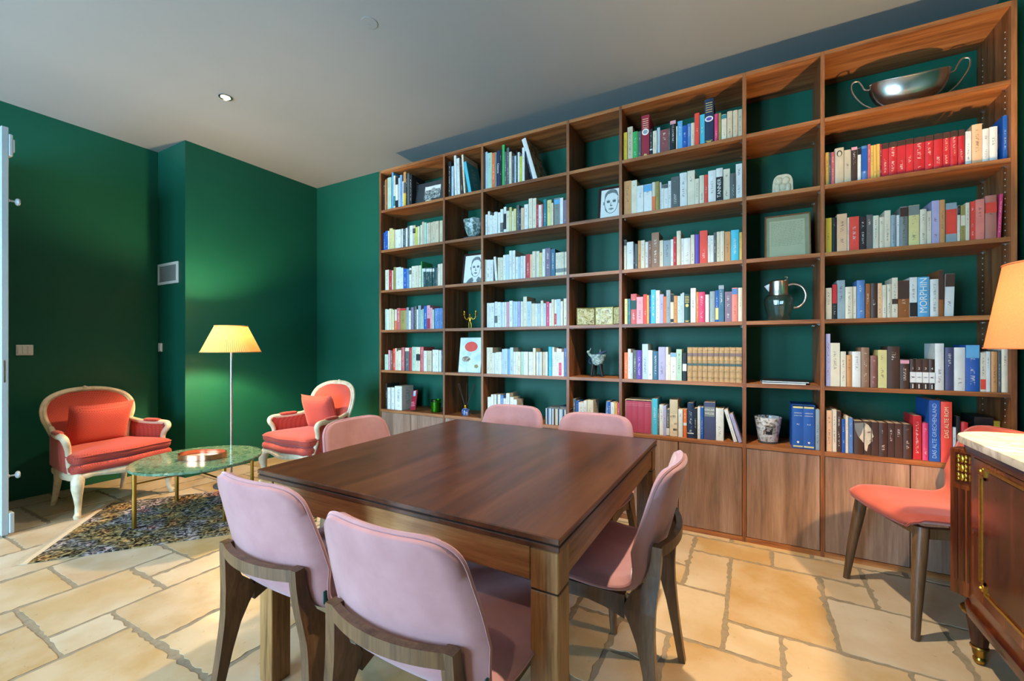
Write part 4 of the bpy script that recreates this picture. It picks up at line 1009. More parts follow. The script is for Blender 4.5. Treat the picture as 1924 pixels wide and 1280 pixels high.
for bay, row, ox, oy, sc, data in SHELVES:
    zs = shelf_z(row); lastz = None
    for ent in data.split(';'):
        tk = ent.split()
        a, b = tk[0].rsplit('-', 1); top = float(tk[1]); col = tk[2]
        px0, px1, py = ox+float(a)/sc, ox+float(b)/sc, oy+top/sc
        bk_ = dict(bay=bay, row=row, col=col, lean=0.0, bands=[], mark=None)
        y = YS + rb.uniform(0, 0.012)
        for q in tk[3:]:
            if q[0] == '~': bk_['lean'] = float(q[1:])/sc
            elif q[0] == '=': pass
            elif q[0] == '+': c_, y0, y1 = q[1:].split(','); bk_['bands'].append((c_, oy+float(y0)/sc, oy+float(y1)/sc))
            elif q[0] == '*': bk_['mark'] = q[1:]
        x0 = onY(px0, 0, y)[0]; x1 = onY(px1, 0, y)[0]; xm = (px0+px1)/2 + bk_['lean']
        h = onY(xm, py, y)[2] - zs
        if '=' in tk: h = lastz
        lastz = h
        zb = lambda py_: onY((px0+px1)/2, py_, y)[2] - zs
        bk_['bands'] = [(c_, max(0.0015, min(zb(q1), h-0.004)), min(h-0.0015, zb(q0))) for c_, q0, q1 in bk_['bands']]
        top_lim = ((BH-0.024) if row == 0 else SZ[row-1]-0.023) - zs - 0.006
        h = min(h, top_lim)
        bk_.update(x0=x0+0.0004, x1=x1-0.0004, y=y, z=zs, h=h, area=(px1-px0)*h, pxw=px1-px0)
        if bk_['lean']:
            bk_['lx'] = onY(px0+bk_['lean'], 0, y)[0] - x0
        n = count.get((bay, row), 0); count[(bay, row)] = n+1; bk_['n'] = n
        BOOKS.append(bk_)
# keep neighbours from overlapping
from itertools import groupby
BOOKS.sort(key=lambda q: (q['bay'], q['row'], q['x0']))
for q0, q1 in zip(BOOKS, BOOKS[1:]):
    if (q0['bay'], q0['row']) == (q1['bay'], q1['row']) and q1['x0'] < q0['x1'] + 0.0006: q1['x0'] = q0['x1'] + 0.0006
for q in BOOKS:
    a, b = UP[q['bay']-1][1]+0.001, UP[q['bay']][0]-0.001
    q['x0'] = max(q['x0'], a); q['x1'] = min(q['x1'], b)
BOOKS = [q for q in BOOKS if q['x1']-q['x0'] > 0.003]
for key, grp in groupby(BOOKS, key=lambda q: (q['bay'], q['row'])):
    for n, q in enumerate(grp): q['n'] = n
rank = sorted(range(len(BOOKS)), key=lambda i: -BOOKS[i]['area'] - (1e3 if BOOKS[i]['mark'] else 0))
BIG = set(rank[:296])
def book_depth(h): return max(0.10, min(0.27, h*rb.uniform(0.62, 0.70)))
def cover_mesh(mb, w, d, h, round_, cov=0, M=None, uvseed=(0, 0)):
    """spine (a little rounded) and two boards"""
    t = min(0.0022, w*0.2); n = 5
    f0 = len(mb.f)
    # spine shell
    vs_ = []
    for z in (0, h):
        for i in range(n):
            u = i/(n-1); bulge = round_*(1-(2*u-1)**2); vs_.append((w*u, -bulge, z))
        for i in range(n):
            u = 1-i/(n-1); vs_.append((w*u, t, z))
    N = 2*n; fs = [(i, i+1, N+i+1, N+i) for i in range(n-1)]
    fs += [((i) % N, (i+1) % N, N+(i+1) % N, N+i) for i in range(n-1, N)]
    fs += [tuple(range(N-1, -1, -1)), tuple(range(N, 2*N))]
    mb.add(vs_, fs, cov, M)
    for i in range(n-1):
        u0, u1 = i/(n-1)*0.998+0.001+uvseed[0], (i+1)/(n-1)*0.998+0.001+uvseed[0]
        mb.uv[f0+i] = [(u0, uvseed[1]+0.002), (u1, uvseed[1]+0.002), (u1, uvseed[1]+0.998), (u0, uvseed[1]+0.998)]
    mb.box(0, t, t, d, 0, h, cov, M); mb.box(w-t, w, t, d, 0, h, cov, M)
    return t
def page_mesh(mb, w, d, h, t, mat=0, M=None, g=0.0025):
    mb.box(t, w-t, t, d-g, g, h-g, mat, M)
def book_matrix(q):
    M = Matrix.Translation((q['x0'], q['y'], q['z']+0.0003)); w = q['x1']-q['x0']
    if q.get('lx'):
        th = math.asin(max(-0.8, min(0.8, q['lx']/max(q['h'], 0.05))))
        if th < 0: M = M @ Matrix.Rotation(th, 4, 'Y')
        else: M = M @ Matrix.Translation((w, 0, 0)) @ Matrix.Rotation(th, 4, 'Y') @ Matrix.Translation((-w, 0, 0))
    return M
loose = MB(); LK = {}; LMATS = []
def lmat(nm):
    if nm not in LK: LK[nm] = len(LMATS); LMATS.append(nm)
    return LK[nm]
flat('leather_band_teal', (58, 84, 84), 0.5, var=0.1); flat('leather_band_mauve', (120, 96, 92), 0.5, var=0.1)
def cmat(c): return 'leather_tan' if c == 'L' else 'book_'+c
for i, q in enumerate(BOOKS):
    w = q['x1']-q['x0']; h = q['h']; d = book_depth(h); M = book_matrix(q)
    if q.get('lx'):
        sn = max(-0.8, min(0.8, q['lx']/max(h, 0.05))); h = (h-w*abs(sn))/math.sqrt(1-sn*sn)
    rnd = 0.004 if (w > 0.02 and rb.random() < 0.45) or q['col'] == 'L' else 0.0008
    seed = (rb.randint(0, 60), rb.randint(0, 60))
    if i not in BIG:
        t = cover_mesh(loose, w, d, h, rnd, lmat(cmat(q['col'])), M, seed); page_mesh(loose, w, d, h, t, lmat('pages'), M)
        for c_, z0, z1 in q['bands']: loose.box(0.0003, w-0.0003, -rnd-0.0005, 0.0005, z0, z1, lmat(cmat(c_)), M)
        continue
    mb = MB(); t = cover_mesh(mb, w, d, h, rnd, 0, None, seed)
    if q['mark']: mb.uv = {}
    o = mb.build('book', cmat(q['col']), None, rnd > 0.002, 40)
    o.matrix_world = M
    size = 'slim ' if w < 0.016 else ('thick ' if w > 0.042 else '')
    tall = 'tall ' if h > 0.27 else ('small ' if h < 0.17 else '')
    lean = 'leaning ' if q['lean'] else ''
    band = (' with %s label' % TONE[q['bands'][0][0]]) if q['bands'] and q['bands'][0][0] != q['col'] else ''
    q['label'] = '%s%s%s%s book%s, %s along the %s shelf of the %s' % (size, tall, lean, TONE[q['col']], band, ORD[q['n']], ROWN[q['row']], BAY[q['bay']])
    if len(q['label'].split()) > 16: q['label'] = '%s book, %s along the %s shelf of the %s' % (TONE[q['col']], ORD[q['n']], ROWN[q['row']], BAY[q['bay']])
    tag(o, q['label'], 'book', 'books standing on the bookcase shelves')
    m = MB(); page_mesh(m, w, d, h, t, g=0.003 if rnd > 0.002 else 0.0008); m.build('page_block', 'pages', o)
    for c_, z0, z1 in q['bands']:
        m = MB(); m.box(0.0003, w-0.0003, -rnd-0.0006, 0.0004, z0, z1); m.build('spine_label', cmat(c_), o)
    if q['col'] == 'L':
        for z0, z1, mt in ((0.46, 0.53, 'leather_band_teal'), (0.74, 0.83, 'leather_band_mauve')):
            m = MB(); m.box(0.001, w-0.001, -rnd-0.0008, 0.0004, z0*h, z1*h, b=0.0003); m.build('spine_label', mt, o)
        m = MB()
        for k in (0.12, 0.30, 0.62, 0.92): m.box(0.0006, w-0.0006, -rnd-0.0010, 0.0004, k*h, k*h+0.004)
        m.build('raised_bands', 'leather_tan', o)
    mk = q['mark']
    if mk:
        yf = -rnd-0.0012; up = (R(90), R(-90), 0); dn = (R(90), R(90), 0)
        if mk == 'cezanne': text('title', 'C\u00e9zanne', 'letter_white', w*0.80, o, (w/2, yf, h*0.52), dn)
        elif mk == 'morphin': text('title', 'MORPHIN', 'letter_white', w*0.92, o, (w/2, yf, h*0.54), up)
        elif mk == 'griechenland': text('title', 'DAS ALTE GRIECHENLAND', 'letter_pale_blue', w*0.56, o, (w/2, yf, h*0.50), up)
        elif mk == 'rom': text('title', 'DAS ALTE ROM', 'letter_sand', w*0.56, o, (w/2, yf, h*0.66), up)
        elif mk == 'tanner': text('title', 'TANNER', 'letter_white', w*0.80, o, (w/2, yf, h*0.40), up)
        elif mk == 'oscar':
            m = MB(); m.box(0.004, w-0.004, yf-0.0002, 0, h*0.62, h*0.88); m.build('spine_label', 'book_ga', o)
            for k, s_ in enumerate(('OSCAR', 'WILDE')): text('title', s_, 'letter_white', w*0.27, o, (w/2, yf-0.0006, h*(0.80-0.10*k)), (R(90), 0, 0))
        elif mk in ('n1', 'n2', 'n3', 'n4'):
            text('volume_number', mk[1], 'letter_white', w*0.72, o, (w/2, yf, h*0.69), (R(90), 0, 0))
            m = MB(); m.box(0.0002, w-0.0002, yf, 0.0004, h*0.22, h*0.57); m.build('spine_picture', 'paper_white', o)
            k = {'n1': -1, 'n2': -0.35, 'n3': 0.35, 'n4': 1}[mk]
            m = MB()
            for zc, s_ in ((h*0.40, 1), (h*0.40, -1)):
                wl = abs(k)*0.10*h+0.008
                m.add([(0.0003, yf-0.0004, zc+s_*wl*(1.0 if k < 0 else 0.3)*0.2), (w-0.0003, yf-0.0004, zc+s_*wl*(0.3 if k < 0 else 1.0)*0.2), (w/2, yf-0.0004, zc)], [(0, 1, 2)])
            m.build('spine_figure', 'letter_dark', o)
            m = MB(); m.box(w*0.42, w*0.58, yf-0.0004, 0, h*0.03, h*0.17); m.build('spine_print', 'letter_white', o)
        elif mk in ('disc', 'oval', 'gilt'):
            lm = 'letter_gold' if mk == 'gilt' else 'letter_white'
            zc, rx_, rz_ = {'disc': (0.60, 0.44, 0.44), 'oval': (0.55, 0.46, 0.34), 'gilt': (0.60, 0.26, 0.30)}[mk]
            m = MB(); n = 24; pts = [(w/2+w*rx_*math.cos(2*math.pi*k/n), yf, zc*h+w*rz_*math.sin(2*math.pi*k/n)) for k in range(n)]
            m.add(pts+[(x, yf+0.0012, z) for x, _, z in pts], [tuple(range(n))] + [(k, n+k, n+(k+1) % n, (k+1) % n) for k in range(n)]); m.build('spine_medallion', lm, o)
            if mk != 'gilt':
                m = MB(); n = 20; pts = [(w/2+w*rx_*0.7*math.cos(2*math.pi*k/n), yf-0.0004, zc*h+w*rz_*0.6*math.sin(2*math.pi*k/n)) for k in range(n)]
                m.add(pts, [tuple(range(n))]); m.build('medallion_centre', cmat('s' if mk == 'disc' else 'v'), o)
            m = MB()
            for k in range(5): m.box(w*0.14, w*0.86, yf, 0.0004, h*(0.70+0.05*k), h*(0.70+0.05*k)+0.0035)
            if mk != 'disc': m.box(w*0.12, w*0.88, yf, 0.0004, h*0.06, h*0.075)
            tag(m.build('spine_lines', 'letter_gold' if mk != 'disc' else 'letter_sand', o), kind='stuff')
            m = MB(); m.add([(w*0.25, yf, h*0.03), (w*0.75, yf, h*0.03), (w*0.60, yf, h*0.085), (w*0.5, yf, h*0.07), (w*0.4, yf, h*0.09)], [(0, 1, 2, 3, 4)]); m.build('spine_emblem', 'letter_gold', o)
        elif mk == 'art':
            m = MB(); m.box(w-0.0004, w+0.0006, 0.006, d-0.004, 0.004, h-0.004); m.build('cover_picture', 'cover_art', o)
        elif mk == 'art2':
            m = MB(); m.box(0.001, w-0.001, yf, 0.0004, h*0.02, h*0.62); m.build('spine_picture', 'terracotta_pale', o)
            m = MB(); m.box(w*0.45, w*0.95, yf-0.0004, 0, h*0.16, h*0.22); m.box(w*0.6, w*0.95, yf-0.0004, 0, h*0.33, h*0.37); m.box(w*0.1, w*0.8, yf-0.0004, 0, h*0.52, h*0.58); m.build('spine_figure', 'cover_art', o)
        elif mk == 'figure':
            def disc(cx, cz, rx2, rz2, nm, mt, yy):
                m = MB(); n = 20; m.add([(cx+rx2*math.cos(2*math.pi*k/n), yy, cz+rz2*math.sin(2*math.pi*k/n)) for k in range(n)], [tuple(range(n))]); m.build(nm, mt, o)
            disc(w/2, h*0.84, w*0.30, h*0.085, 'spine_figure', 'letter_dark', yf); disc(w/2, h*0.83, w*0.19, h*0.065, 'spine_figure', 'terracotta_pale', yf-0.0004)
        elif mk in ('face1', 'face2', 'face3'):
            # one printed profile runs across three spines: clip its shapes to this spine
            k0 = int(mk[-1])-1
            def clip(pts, x, keep_gt):
                out = []
                for p, p2 in zip(pts, pts[1:]+pts[:1]):
                    i1, i2 = (p[0] >= x) == keep_gt, (p2[0] >= x) == keep_gt
                    if i1: out.append(p)
                    if i1 != i2: f_ = (x-p[0])/(p2[0]-p[0]); out.append((x, p[1]+(p2[1]-p[1])*f_))
                return out
            for nm, mt, yy, pts in (('spine_picture', 'terracotta_pale', yf, [(.05,.93),(1.0,.97),(1.6,.90),(2.0,.80),(2.1,.67),(2.3,.57),(2.05,.52),(2.1,.44),(1.9,.36),(1.6,.30),(1.4,.10),(1.1,.14),(1.0,.36),(.7,.45),(.35,.58),(.1,.75)]),
                                    ('spine_picture', 'book_ga', yf-0.0003, [(.05,.93),(1.0,.97),(1.25,.92),(.95,.80),(.75,.62),(.55,.52),(.35,.58),(.1,.75)]),
                                    ('spine_picture', 'book_br', yf-0.0006, [(1.45,.69),(1.95,.71),(1.92,.67),(1.5,.655)]), ('spine_picture', 'book_br', yf-0.0006, [(1.7,.43),(2.02,.455),(2.0,.425)])):
                pp = clip(clip(pts, k0, True), k0+1, False)
                if len(pp) > 2:
                    m = MB(); m.add([(min(max((x-k0)*w, 0.0005), w-0.0005), yy, z*h) for x, z in pp], [tuple(range(len(pp)))[::-1]]); m.build(nm, mt, o)
lo = loose.build('small_books', LMATS or ['pages'], None, False)
tag(lo, 'slim paperbacks filling the gaps between the larger books on the shelves', 'books', None, 'stuff')
# ------------------------------------------------------------------ things between the books
def px_x(px, Y): return onY(px, 0, Y)[0]
def px_z(px, py, Y): return onY(px, py, Y)[2]
def ellipsoid(mb, c, r, n=14, k=8, mat=0, M=None):
    prof = [(max(1e-4, math.sin(math.pi*i/k)), -math.cos(math.pi*i/k)) for i in range(k+1)]
    MM = (M or Matrix.Identity(4)) @ Matrix.Translation(c) @ Matrix.Diagonal((r[0], r[1], r[2], 1))
    return mb.lathe(prof, n, mat, MM, cap=False)

# framed pictures: frame of four bars, mount and sheet, leaning back
def framed(name, label, cat, x0, x1, y, z, h, bar, frame_mat, lean=10, group=None, depth=0.014):
    w = x1-x0
    t = thing(name, label, cat, ((x0+x1)/2, y, z+0.003), 0, group); t.rotation_euler = (R(-lean), 0, 0)
    for nm, a in (('frame_bar', (-w/2, w/2, h-bar, h)), ('frame_bar', (-w/2, w/2, 0, bar)), ('frame_bar', (-w/2, -w/2+bar, bar, h-bar)), ('frame_bar', (w/2-bar, w/2, bar, h-bar))):
        m = MB(); m.box(a[0], a[1], 0, depth, a[2], a[3], b=0.0012); m.build(nm, frame_mat, t)
    return t, w, h
def line_drawing(parent, strokes, mat, rad=0.0018, y=0.0065):
    for st in strokes:
        m = MB(); m.tube(catmull([(x, y, z) for x, z in st], 4), rad, 5, flat_=(1, 0.35)); m.build('pencil_stroke', mat, parent)
def face(cx, cz, s_):
    F = lambda pts: [(cx+x*s_, cz+z*s_) for x, z in pts]
    return [F([(-.42,.35),(-.44,0),(-.36,-.38),(-.2,-.62),(0,-.70),(.2,-.62),(.36,-.38),(.42,0),(.42,.35)]), F([(-.44,.25),(-.40,.62),(-.2,.86),(.1,.90),(.32,.76),(.44,.40)]),
            F([(-.38,.45),(-.2,.66),(.1,.70),(.36,.5)]), F([(-.30,.16),(-.18,.20),(-.06,.14)]), F([(.08,.15),(.20,.21),(.32,.15)]), F([(-.28,.05),(-.18,.10),(-.08,.04),(-.18,.01),(-.28,.05)]), F([(.08,.04),(.19,.10),(.30,.04),(.19,.01),(.08,.04)]),
            F([(0,.02),(-.06,-.16),(.0,-.22),(.08,-.18)]), F([(-.16,-.40),(0,-.35),(.18,-.40)]), F([(-.14,-.44),(0,-.48),(.16,-.43)])]
# portrait sketch, narrow bay beside the corner bay
for (name, label, pa, pb, y, row, pt, strokes_s) in (
        ('portrait_sketch', 'dark framed pencil portrait beneath the cast glass bowl', 866.5, 915.0, 3.10, 2, 476.0, 0.082),
        ('portrait_sketch', 'dark framed pencil portrait beside the paperbacks, above an empty compartment', 1122.5, 1172.0, 3.10, 1, 351.0, 0.085)):
    x0, x1 = px_x(pa, y), px_x(pb, y); z = shelf_z(row); h = min(0.325, px_z((pa+pb)/2, pt, y+0.04)-z)
    x1 = min(x1, UP[2 if row == 2 else 4][0]-0.004)
    t, w, h = framed(name, label, 'picture', x0, x1, y, z+0.0005, h, 0.017, 'frame_dark', 9, 'framed pencil portraits')
    m = MB(); m.box(-w/2+0.015, w/2-0.015, 0.006, 0.012, 0.015, h-0.015); m.build('sheet', 'paper_white', t)
    line_drawing(t, face(0.006, h*0.52, strokes_s*1.35), 'sketch_gray', 0.0024, 0.0055)
    fc, fz, fs_ = 0.006, h*0.52, strokes_s*1.35
    def patch(pts, mt='sketch_gray', yy=0.0052):
        m = MB(); m.add([(fc+x*fs_, yy, fz+z_*fs_) for x, z_ in pts], [tuple(range(len(pts)))]); m.build('pencil_shading', mt, t)
    patch([(-.44,.22),(-.40,.62),(-.2,.88),(.1,.92),(.34,.78),(.45,.38),(.38,.44),(.28,.62),(.02,.68),(-.24,.62),(-.36,.42)])
    for sx_ in (-1, 1):
        patch([(sx_*.19+.12*math.cos(a_), .10+.07*math.sin(a_)) for a_ in [2*math.pi*q/10 for q in range(10)]]); patch([(sx_*.19+.045*math.cos(a_), .09+.045*math.sin(a_)) for a_ in [2*math.pi*q/8 for q in range(8)]], 'charcoal', 0.0049)
        patch([(sx_*.46,.10),(sx_*.52,.14),(sx_*.53,-.06),(sx_*.46,-.12)])
    patch([(-.05,-.16),(.02,-.24),(.10,-.18),(.04,-.14)]); patch([(-.16,-.41),(0,-.37),(.18,-.41),(.02,-.46)])
    patch([(-.36,-.30),(-.20,-.60),(-.28,-.62),(-.40,-.42)])
    if row == 2:
        patch([(-.95,-1.30),(-.60,-.88),(-.28,-.72),(-.12,-1.0),(-.30,-1.30)]); patch([(.95,-1.30),(.60,-.88),(.28,-.72),(.12,-1.0),(.30,-1.30)])
    m = MB(); m.box(-w/2+0.004, w/2-0.004, 0.012, 0.016, 0.004, h-0.004); m.build('backing', 'black_soft', t)
y = 3.13; x0, x1 = px_x(1437, y), px_x(1526, y); z = shelf_z(2)
t, w, h = framed('framed_letter', 'thin wooden frame holding a handwritten letter above the glass jug', 'picture', x0, min(x1, UP[6][0]-0.03), y, z+0.0005, 0.285, 0.007, 'frame_wood', 8)
m = MB(); m.box(-w/2+0.006, w/2-0.006, 0.007, 0.012, 0.006, h-0.006); m.build('mount', 'letter_mount', t)
m = MB(); m.box(-w/2+0.026, w/2-0.030, 0.0055, 0.007, 0.010, h-0.034); sheet = m.build('sheet', 'old_paper', t)
for k in range(15):
    zz = h-0.050-k*0.0105; m = MB(); rr = random.Random(k); x = -w/2+0.034
    while x < w/2-0.045:
        l = rr.uniform(0.008, 0.022); m.box(x, min(x+l, w/2-0.040), 0.0051, 0.0056, zz, zz+0.0022); x += l+0.004
    m.build('written_line', 'pen_line', sheet)
m = MB(); m.box(-w/2+0.006, w/2-0.006, 0.0035, 0.0042, 0.006, h-0.006); m.build('pane', 'clear_glass', t)

# black-and-white photograph on a dark card, corner bay, and the pebble in front of it
y = 3.075; x0, x1 = px_x(776, y), min(px_x(832, y), UP[1][0]-0.004); z = shelf_z(0)
t = thing('photo_card', 'black-and-white domed building photograph on a dark card mount', 'photograph', ((x0+x1)/2, y, z+0.0015)); t.rotation_euler = (R(-10), 0, 0); w = x1-x0; h = px_z(800, 340, y)-z
m = MB(); m.box(-w/2, w/2, 0, 0.004, 0, h); m.build('card_mount', 'charcoal', t)
pw, ph = w*0.53, h*0.60; pc = w*0.12
m = MB(); m.box(pc-pw/2, pc+pw/2, -0.0012, 0, h*0.20, h*0.20+ph); pr = m.build('photo_print', 'photo_print', t)
m = MB(); m.box(pc-pw/2+0.004, pc+pw/2-0.004, -0.0016, -0.0011, h*0.20+ph*0.70, h*0.20+ph-0.004); m.build('photo_sky', 'paper_white', pr)
m = MB(); n = 14; m.add([(pc+pw*0.05+pw*0.16*math.cos(math.pi*k/n), -0.0020, h*0.20+ph*0.55+ph*0.28*math.sin(math.pi*k/n)) for k in range(n+1)], [tuple(range(n, -1, -1))]); m.build('photo_dome', 'grille_gray', pr)
tag_ = thing('pebble', 'small pale yellow stone lying before the dark photo card', 'stone', (px_x(805, 3.035), 3.035, shelf_z(0)))
m = MB(); ellipsoid(m, (0, 0, 0.010), (0.036, 0.013, 0.0115), 16, 8); m.build('stone', 'terracotta_pale', tag_, True)
t = thing('postcard', 'small curled picture postcard between dark books and photo card', 'postcard', (px_x(772.2, 3.05), 3.05, shelf_z(0)+0.0020)); t.rotation_euler = (R(-6), 0, R(8))
m = MB(); m.grid(lambda u, v: (-0.020+0.040*u, 0.010*(2*u-1)**2, 0.115*v), 7, 3); m.build('card', 'cover_art', t, True)

# cast glass bowl on a black block
y = 3.165; xc = px_x(892, y); z = shelf_z(1)
t = thing('glass_bowl', 'rough cast-glass bowl on a black block above the pencil portrait', 'bowl', (xc, y, z+0.0003))
m = MB(); m.box(-0.085, 0.045, -0.05, 0.05, 0, 0.040, b=0.003); m.build('block', 'charcoal', t)
m = MB(); rr = random.Random(3); nb = 28
prof = [(0.0001, 0.040), (0.052, 0.042), (0.066, 0.062), (0.082, 0.105), (0.090, 0.150), (0.096, 0.178), (0.098, 0.186), (0.090, 0.186), (0.080, 0.150), (0.060, 0.080), (0.0001, 0.066)]
j = [1+rr.uniform(-.05, .05) for _ in range(nb)]
vs_ = [(r_*j[i]*math.cos(2*math.pi*i/nb), r_*j[i]*math.sin(2*math.pi*i/nb), zz+0.004*math.sin(5*2*math.pi*i/nb)*(zz > 0.12)) for r_, zz in prof for i in range(nb)]
m.add(vs_, [(q*nb+i, q*nb+(i+1) % nb, (q+1)*nb+(i+1) % nb, (q+1)*nb+i) for q in range(len(prof)-1) for i in range(nb)]); m.build('bowl', 'cast_glass', t, True, 70)

# little gilt candle-bearer figure
y = 3.10; xc = px_x(883.5, y); z = shelf_z(3)
t = thing('figurine', 'small gilt figure raising two candle holders in the narrow bay', 'figurine', (xc, y, z+0.0012))
m = MB(); ellipsoid(m, (0, 0, 0.078), (0.017, 0.012, 0.032), 12, 8); ellipsoid(m, (0, 0, 0.118), (0.010, 0.010, 0.012), 10, 7); m.tube([(0, 0, 0.10), (0, 0, 0.115)], 0.006, 8); m.build('body', 'gilt', t, True)
for sg in (-1, 1):
    m = MB(); m.tube(catmull([(sg*0.012, 0, 0.098), (sg*0.030, 0, 0.078), (sg*0.052, 0, 0.088), (sg*0.060, 0, 0.112)], 4), [0.005]*13, 7); a_ = m.build('arm', 'gilt', t, True)
    m = MB(); m.lathe([(0.003, 0.108), (0.012, 0.118), (0.011, 0.132), (0.007, 0.137), (0.009, 0.150), (0.0001, 0.150)], 10, M=Matrix.Translation((sg*0.060, 0, 0))); m.build('candle_cup', 'gilt', a_, True)
    m = MB(); m.tube([(sg*0.008, 0, 0.055), (sg*0.013, 0.003, 0.03), (sg*0.011, 0, 0.0)], [0.008, 0.006, 0.005], 8); m.build('leg', 'gilt', t, True)
# comic album facing out
y = 3.065; x0, x1 = px_x(861, y), px_x(902.5, y); z = shelf_z(4); x1 = min(x1, UP[2][0]-0.005); h = px_z(881, 634.5, y)-z; w = x1-x0
t = thing('picture_album', 'pale blue picture album with a red disc, facing out', 'album', ((x0+x1)/2, y, z+0.002)); t.rotation_euler = (R(-7), 0, 0)
m = MB(); m.box(-w/2, w/2, 0, 0.002, 0, h); m.box(-w/2, w/2, 0.010, 0.012, 0, h); m.box(-w/2, -w/2+0.002, 0.002, 0.010, 0, h); cv = m.build('cover', 'album_cover', t)
m = MB(); m.box(-w/2+0.002, w/2-0.003, 0.002, 0.010, 0.003, h-0.003); m.build('page_block', 'pages', t)
def blot(name, cx, cz, rx2, rz2, mat, parent, y=-0.0008, n=24):
    m = MB(); m.add([(cx+rx2*math.cos(2*math.pi*k/n), y, cz+rz2*math.sin(2*math.pi*k/n)) for k in range(n)], [tuple(range(n))]); return m.build(name, mat, parent)
blot('red_disc', 0.004, h*0.74, w*0.29, h*0.145, 'book_rc', cv)
blot('printed_rock', -w*0.18, h*0.38, w*0.20, h*0.085, 'cover_art', cv, n=7); blot('printed_rock', w*0.30, h*0.18, w*0.10, h*0.06, 'book_ol', cv, n=5)
# reed diffuser
y = 3.10; xc = px_x(875.3, y); z = WT
t = thing('reed_diffuser', 'blue glass reed diffuser with gold collar and dark sticks', 'diffuser', (xc, y, z+0.0003))
m = MB(); m.lathe([(0.0001, 0), (0.030, 0), (0.034, 0.005), (0.034, 0.046), (0.028, 0.056), (0.015, 0.062), (0.0001, 0.062)], 24); m.build('bottle', 'blue_pattern', t, True)
m = MB(); m.lathe([(0.016, 0.060), (0.018, 0.063), (0.018, 0.088), (0.016, 0.090), (0.005, 0.090)], 20); m.build('collar', 'gilt', t, True)
for dx_, dy_ in ((-0.085, 0.02), (-0.070, -0.02), (-0.03, 0.06), (0.05, 0.05), (0.075, 0.03)):
    m = MB(); m.tube([(0, 0, 0.05), (dx_, dy_, 0.275)], 0.0018, 6); m.build('reed', 'reed', t)
# corner bay, bottom: leaning booklet and green candle
y = 3.045; x0 = px_x(762, y); z = WT
t = thing('booklet', 'crimson booklet leaning on the white books beside the green candle', 'booklet', (px_x(775, y), y, z+0.010)); t.rotation_euler = (R(-12), R(-9), R(-22))
m = MB(); m.box(-0.052, 0.052, 0, 0.006, 0, 0.185); cv = m.build('cover', 'book_cr', t)
m = MB(); m.box(-0.020, 0.026, -0.0010, 0, 0.130, 0.180); m.build('picture', 'sea_picture', cv)
for k in range(3): m = MB(); m.box(-0.040, 0.020+0.008*k, -0.0010, 0, 0.070-0.016*k, 0.076-0.016*k); m.build('print_line', 'book_pk', cv)
m = MB(); m.box(-0.052, 0.050, 0.006, 0.0075, 0.002, 0.183); m.build('page_block', 'pages', t)
y = 3.115; xc = px_x(819.5, y)
t = thing('scented_candle', 'green glass candle jar beside the white books on the worktop', 'candle', (xc, y, WT+0.0003))
m = MB(); m.lathe([(0.0001, 0), (0.044, 0), (0.048, 0.006), (0.050, 0.115), (0.047, 0.115), (0.045, 0.010), (0.0001, 0.008)], 32); m.build('jar', 'green_glass', t, True, 50)
m = MB(); m.lathe([(0.0001, 0.0085), (0.0445, 0.0085), (0.0462, 0.090), (0.0001, 0.090)], 28); m.build('wax', 'green_wax', t, True, 50)
for k in (-0.012, 0.012): m = MB(); m.tube([(k, 0, 0.088), (k+0.001, 0, 0.106)], 0.0015, 5); m.build('wick', 'black_soft', t)

# gilt icon triptych
y = 3.10; z = shelf_z(3); xs = [px_x(q, y) for q in (1085.5, 1117.5, 1149, 1163)]; h = px_z(1115, 578, y)-z
t = thing('icon_triptych', 'three-panel gilt icon standing open in the narrow bay', 'icon', (xs[0], y, z+0.0004))
X1 = xs[1]-xs[0]; X2 = xs[2]-xs[0]
for (ax, ay), (bx, by) in (((0, -0.030), (X1, 0.012)), ((X1, 0.012), (X2+0.01, 0.012)), ((X2+0.01, 0.012), (min(X2+0.075, UP[4][0]-0.006-xs[0]), -0.045))):
    L = math.hypot(bx-ax, by-ay); MM = Matrix.Translation((ax, ay, 0)) @ Matrix.Rotation(math.atan2(by-ay, bx-ax), 4, 'Z')
    m = MB(); m.box(0.0006, L-0.0006, 0, 0.008, 0, h, b=0.001, M=MM); p_ = m.build('panel', 'old_gold', t)
    m = MB(); m.box(0.008, L-0.008, -0.002, 0, 0.008, h-0.008, M=MM); m.build('relief_field', 'gilt_icon', p_)
    m = MB(); ellipsoid(m, (L/2, -0.002, h*0.70), (L*0.13, 0.003, h*0.12), 12, 8, M=MM); ellipsoid(m, (L/2, -0.002, h*0.34), (L*0.22, 0.003, h*0.26), 12, 8, M=MM); m.build('saint_relief', 'gilt_icon', p_, True)
# glazed creature on four dark legs
y = 3.13; xc = px_x(1122.5, y); z = shelf_z(4)
t = thing('animal_figurine', 'pale blue glazed creature with raised horns on four dark legs', 'figurine', (xc, y, z+0.003))
sc_ = 0.2/0.2
m = MB(); m.grid(lambda u, v: ((0.034+0.026*v+0.006*math.sin(v*3))*math.cos(2*math.pi*u)+0.012*v, (0.026+0.010*v)*math.sin(2*math.pi*u), 0.085+0.078*v), 18, 7, cu=True)
m.prism([((0.060)*math.cos(2*math.pi*k/18)+0.012, 0.036*math.sin(2*math.pi*k/18)) for k in range(18)], 0.160, 0.164); m.build('body', 'blue_pattern' if False else 'cast_glass', t, True)
m = MB(); m.tube([(-0.035, 0, 0.150), (-0.004, -0.012, 0.158), (0.040, -0.005, 0.178), (0.072, 0, 0.190)], [0.012, 0.010, 0.010, 0.006], 8); m.build('collar', 'book_n', t, True)
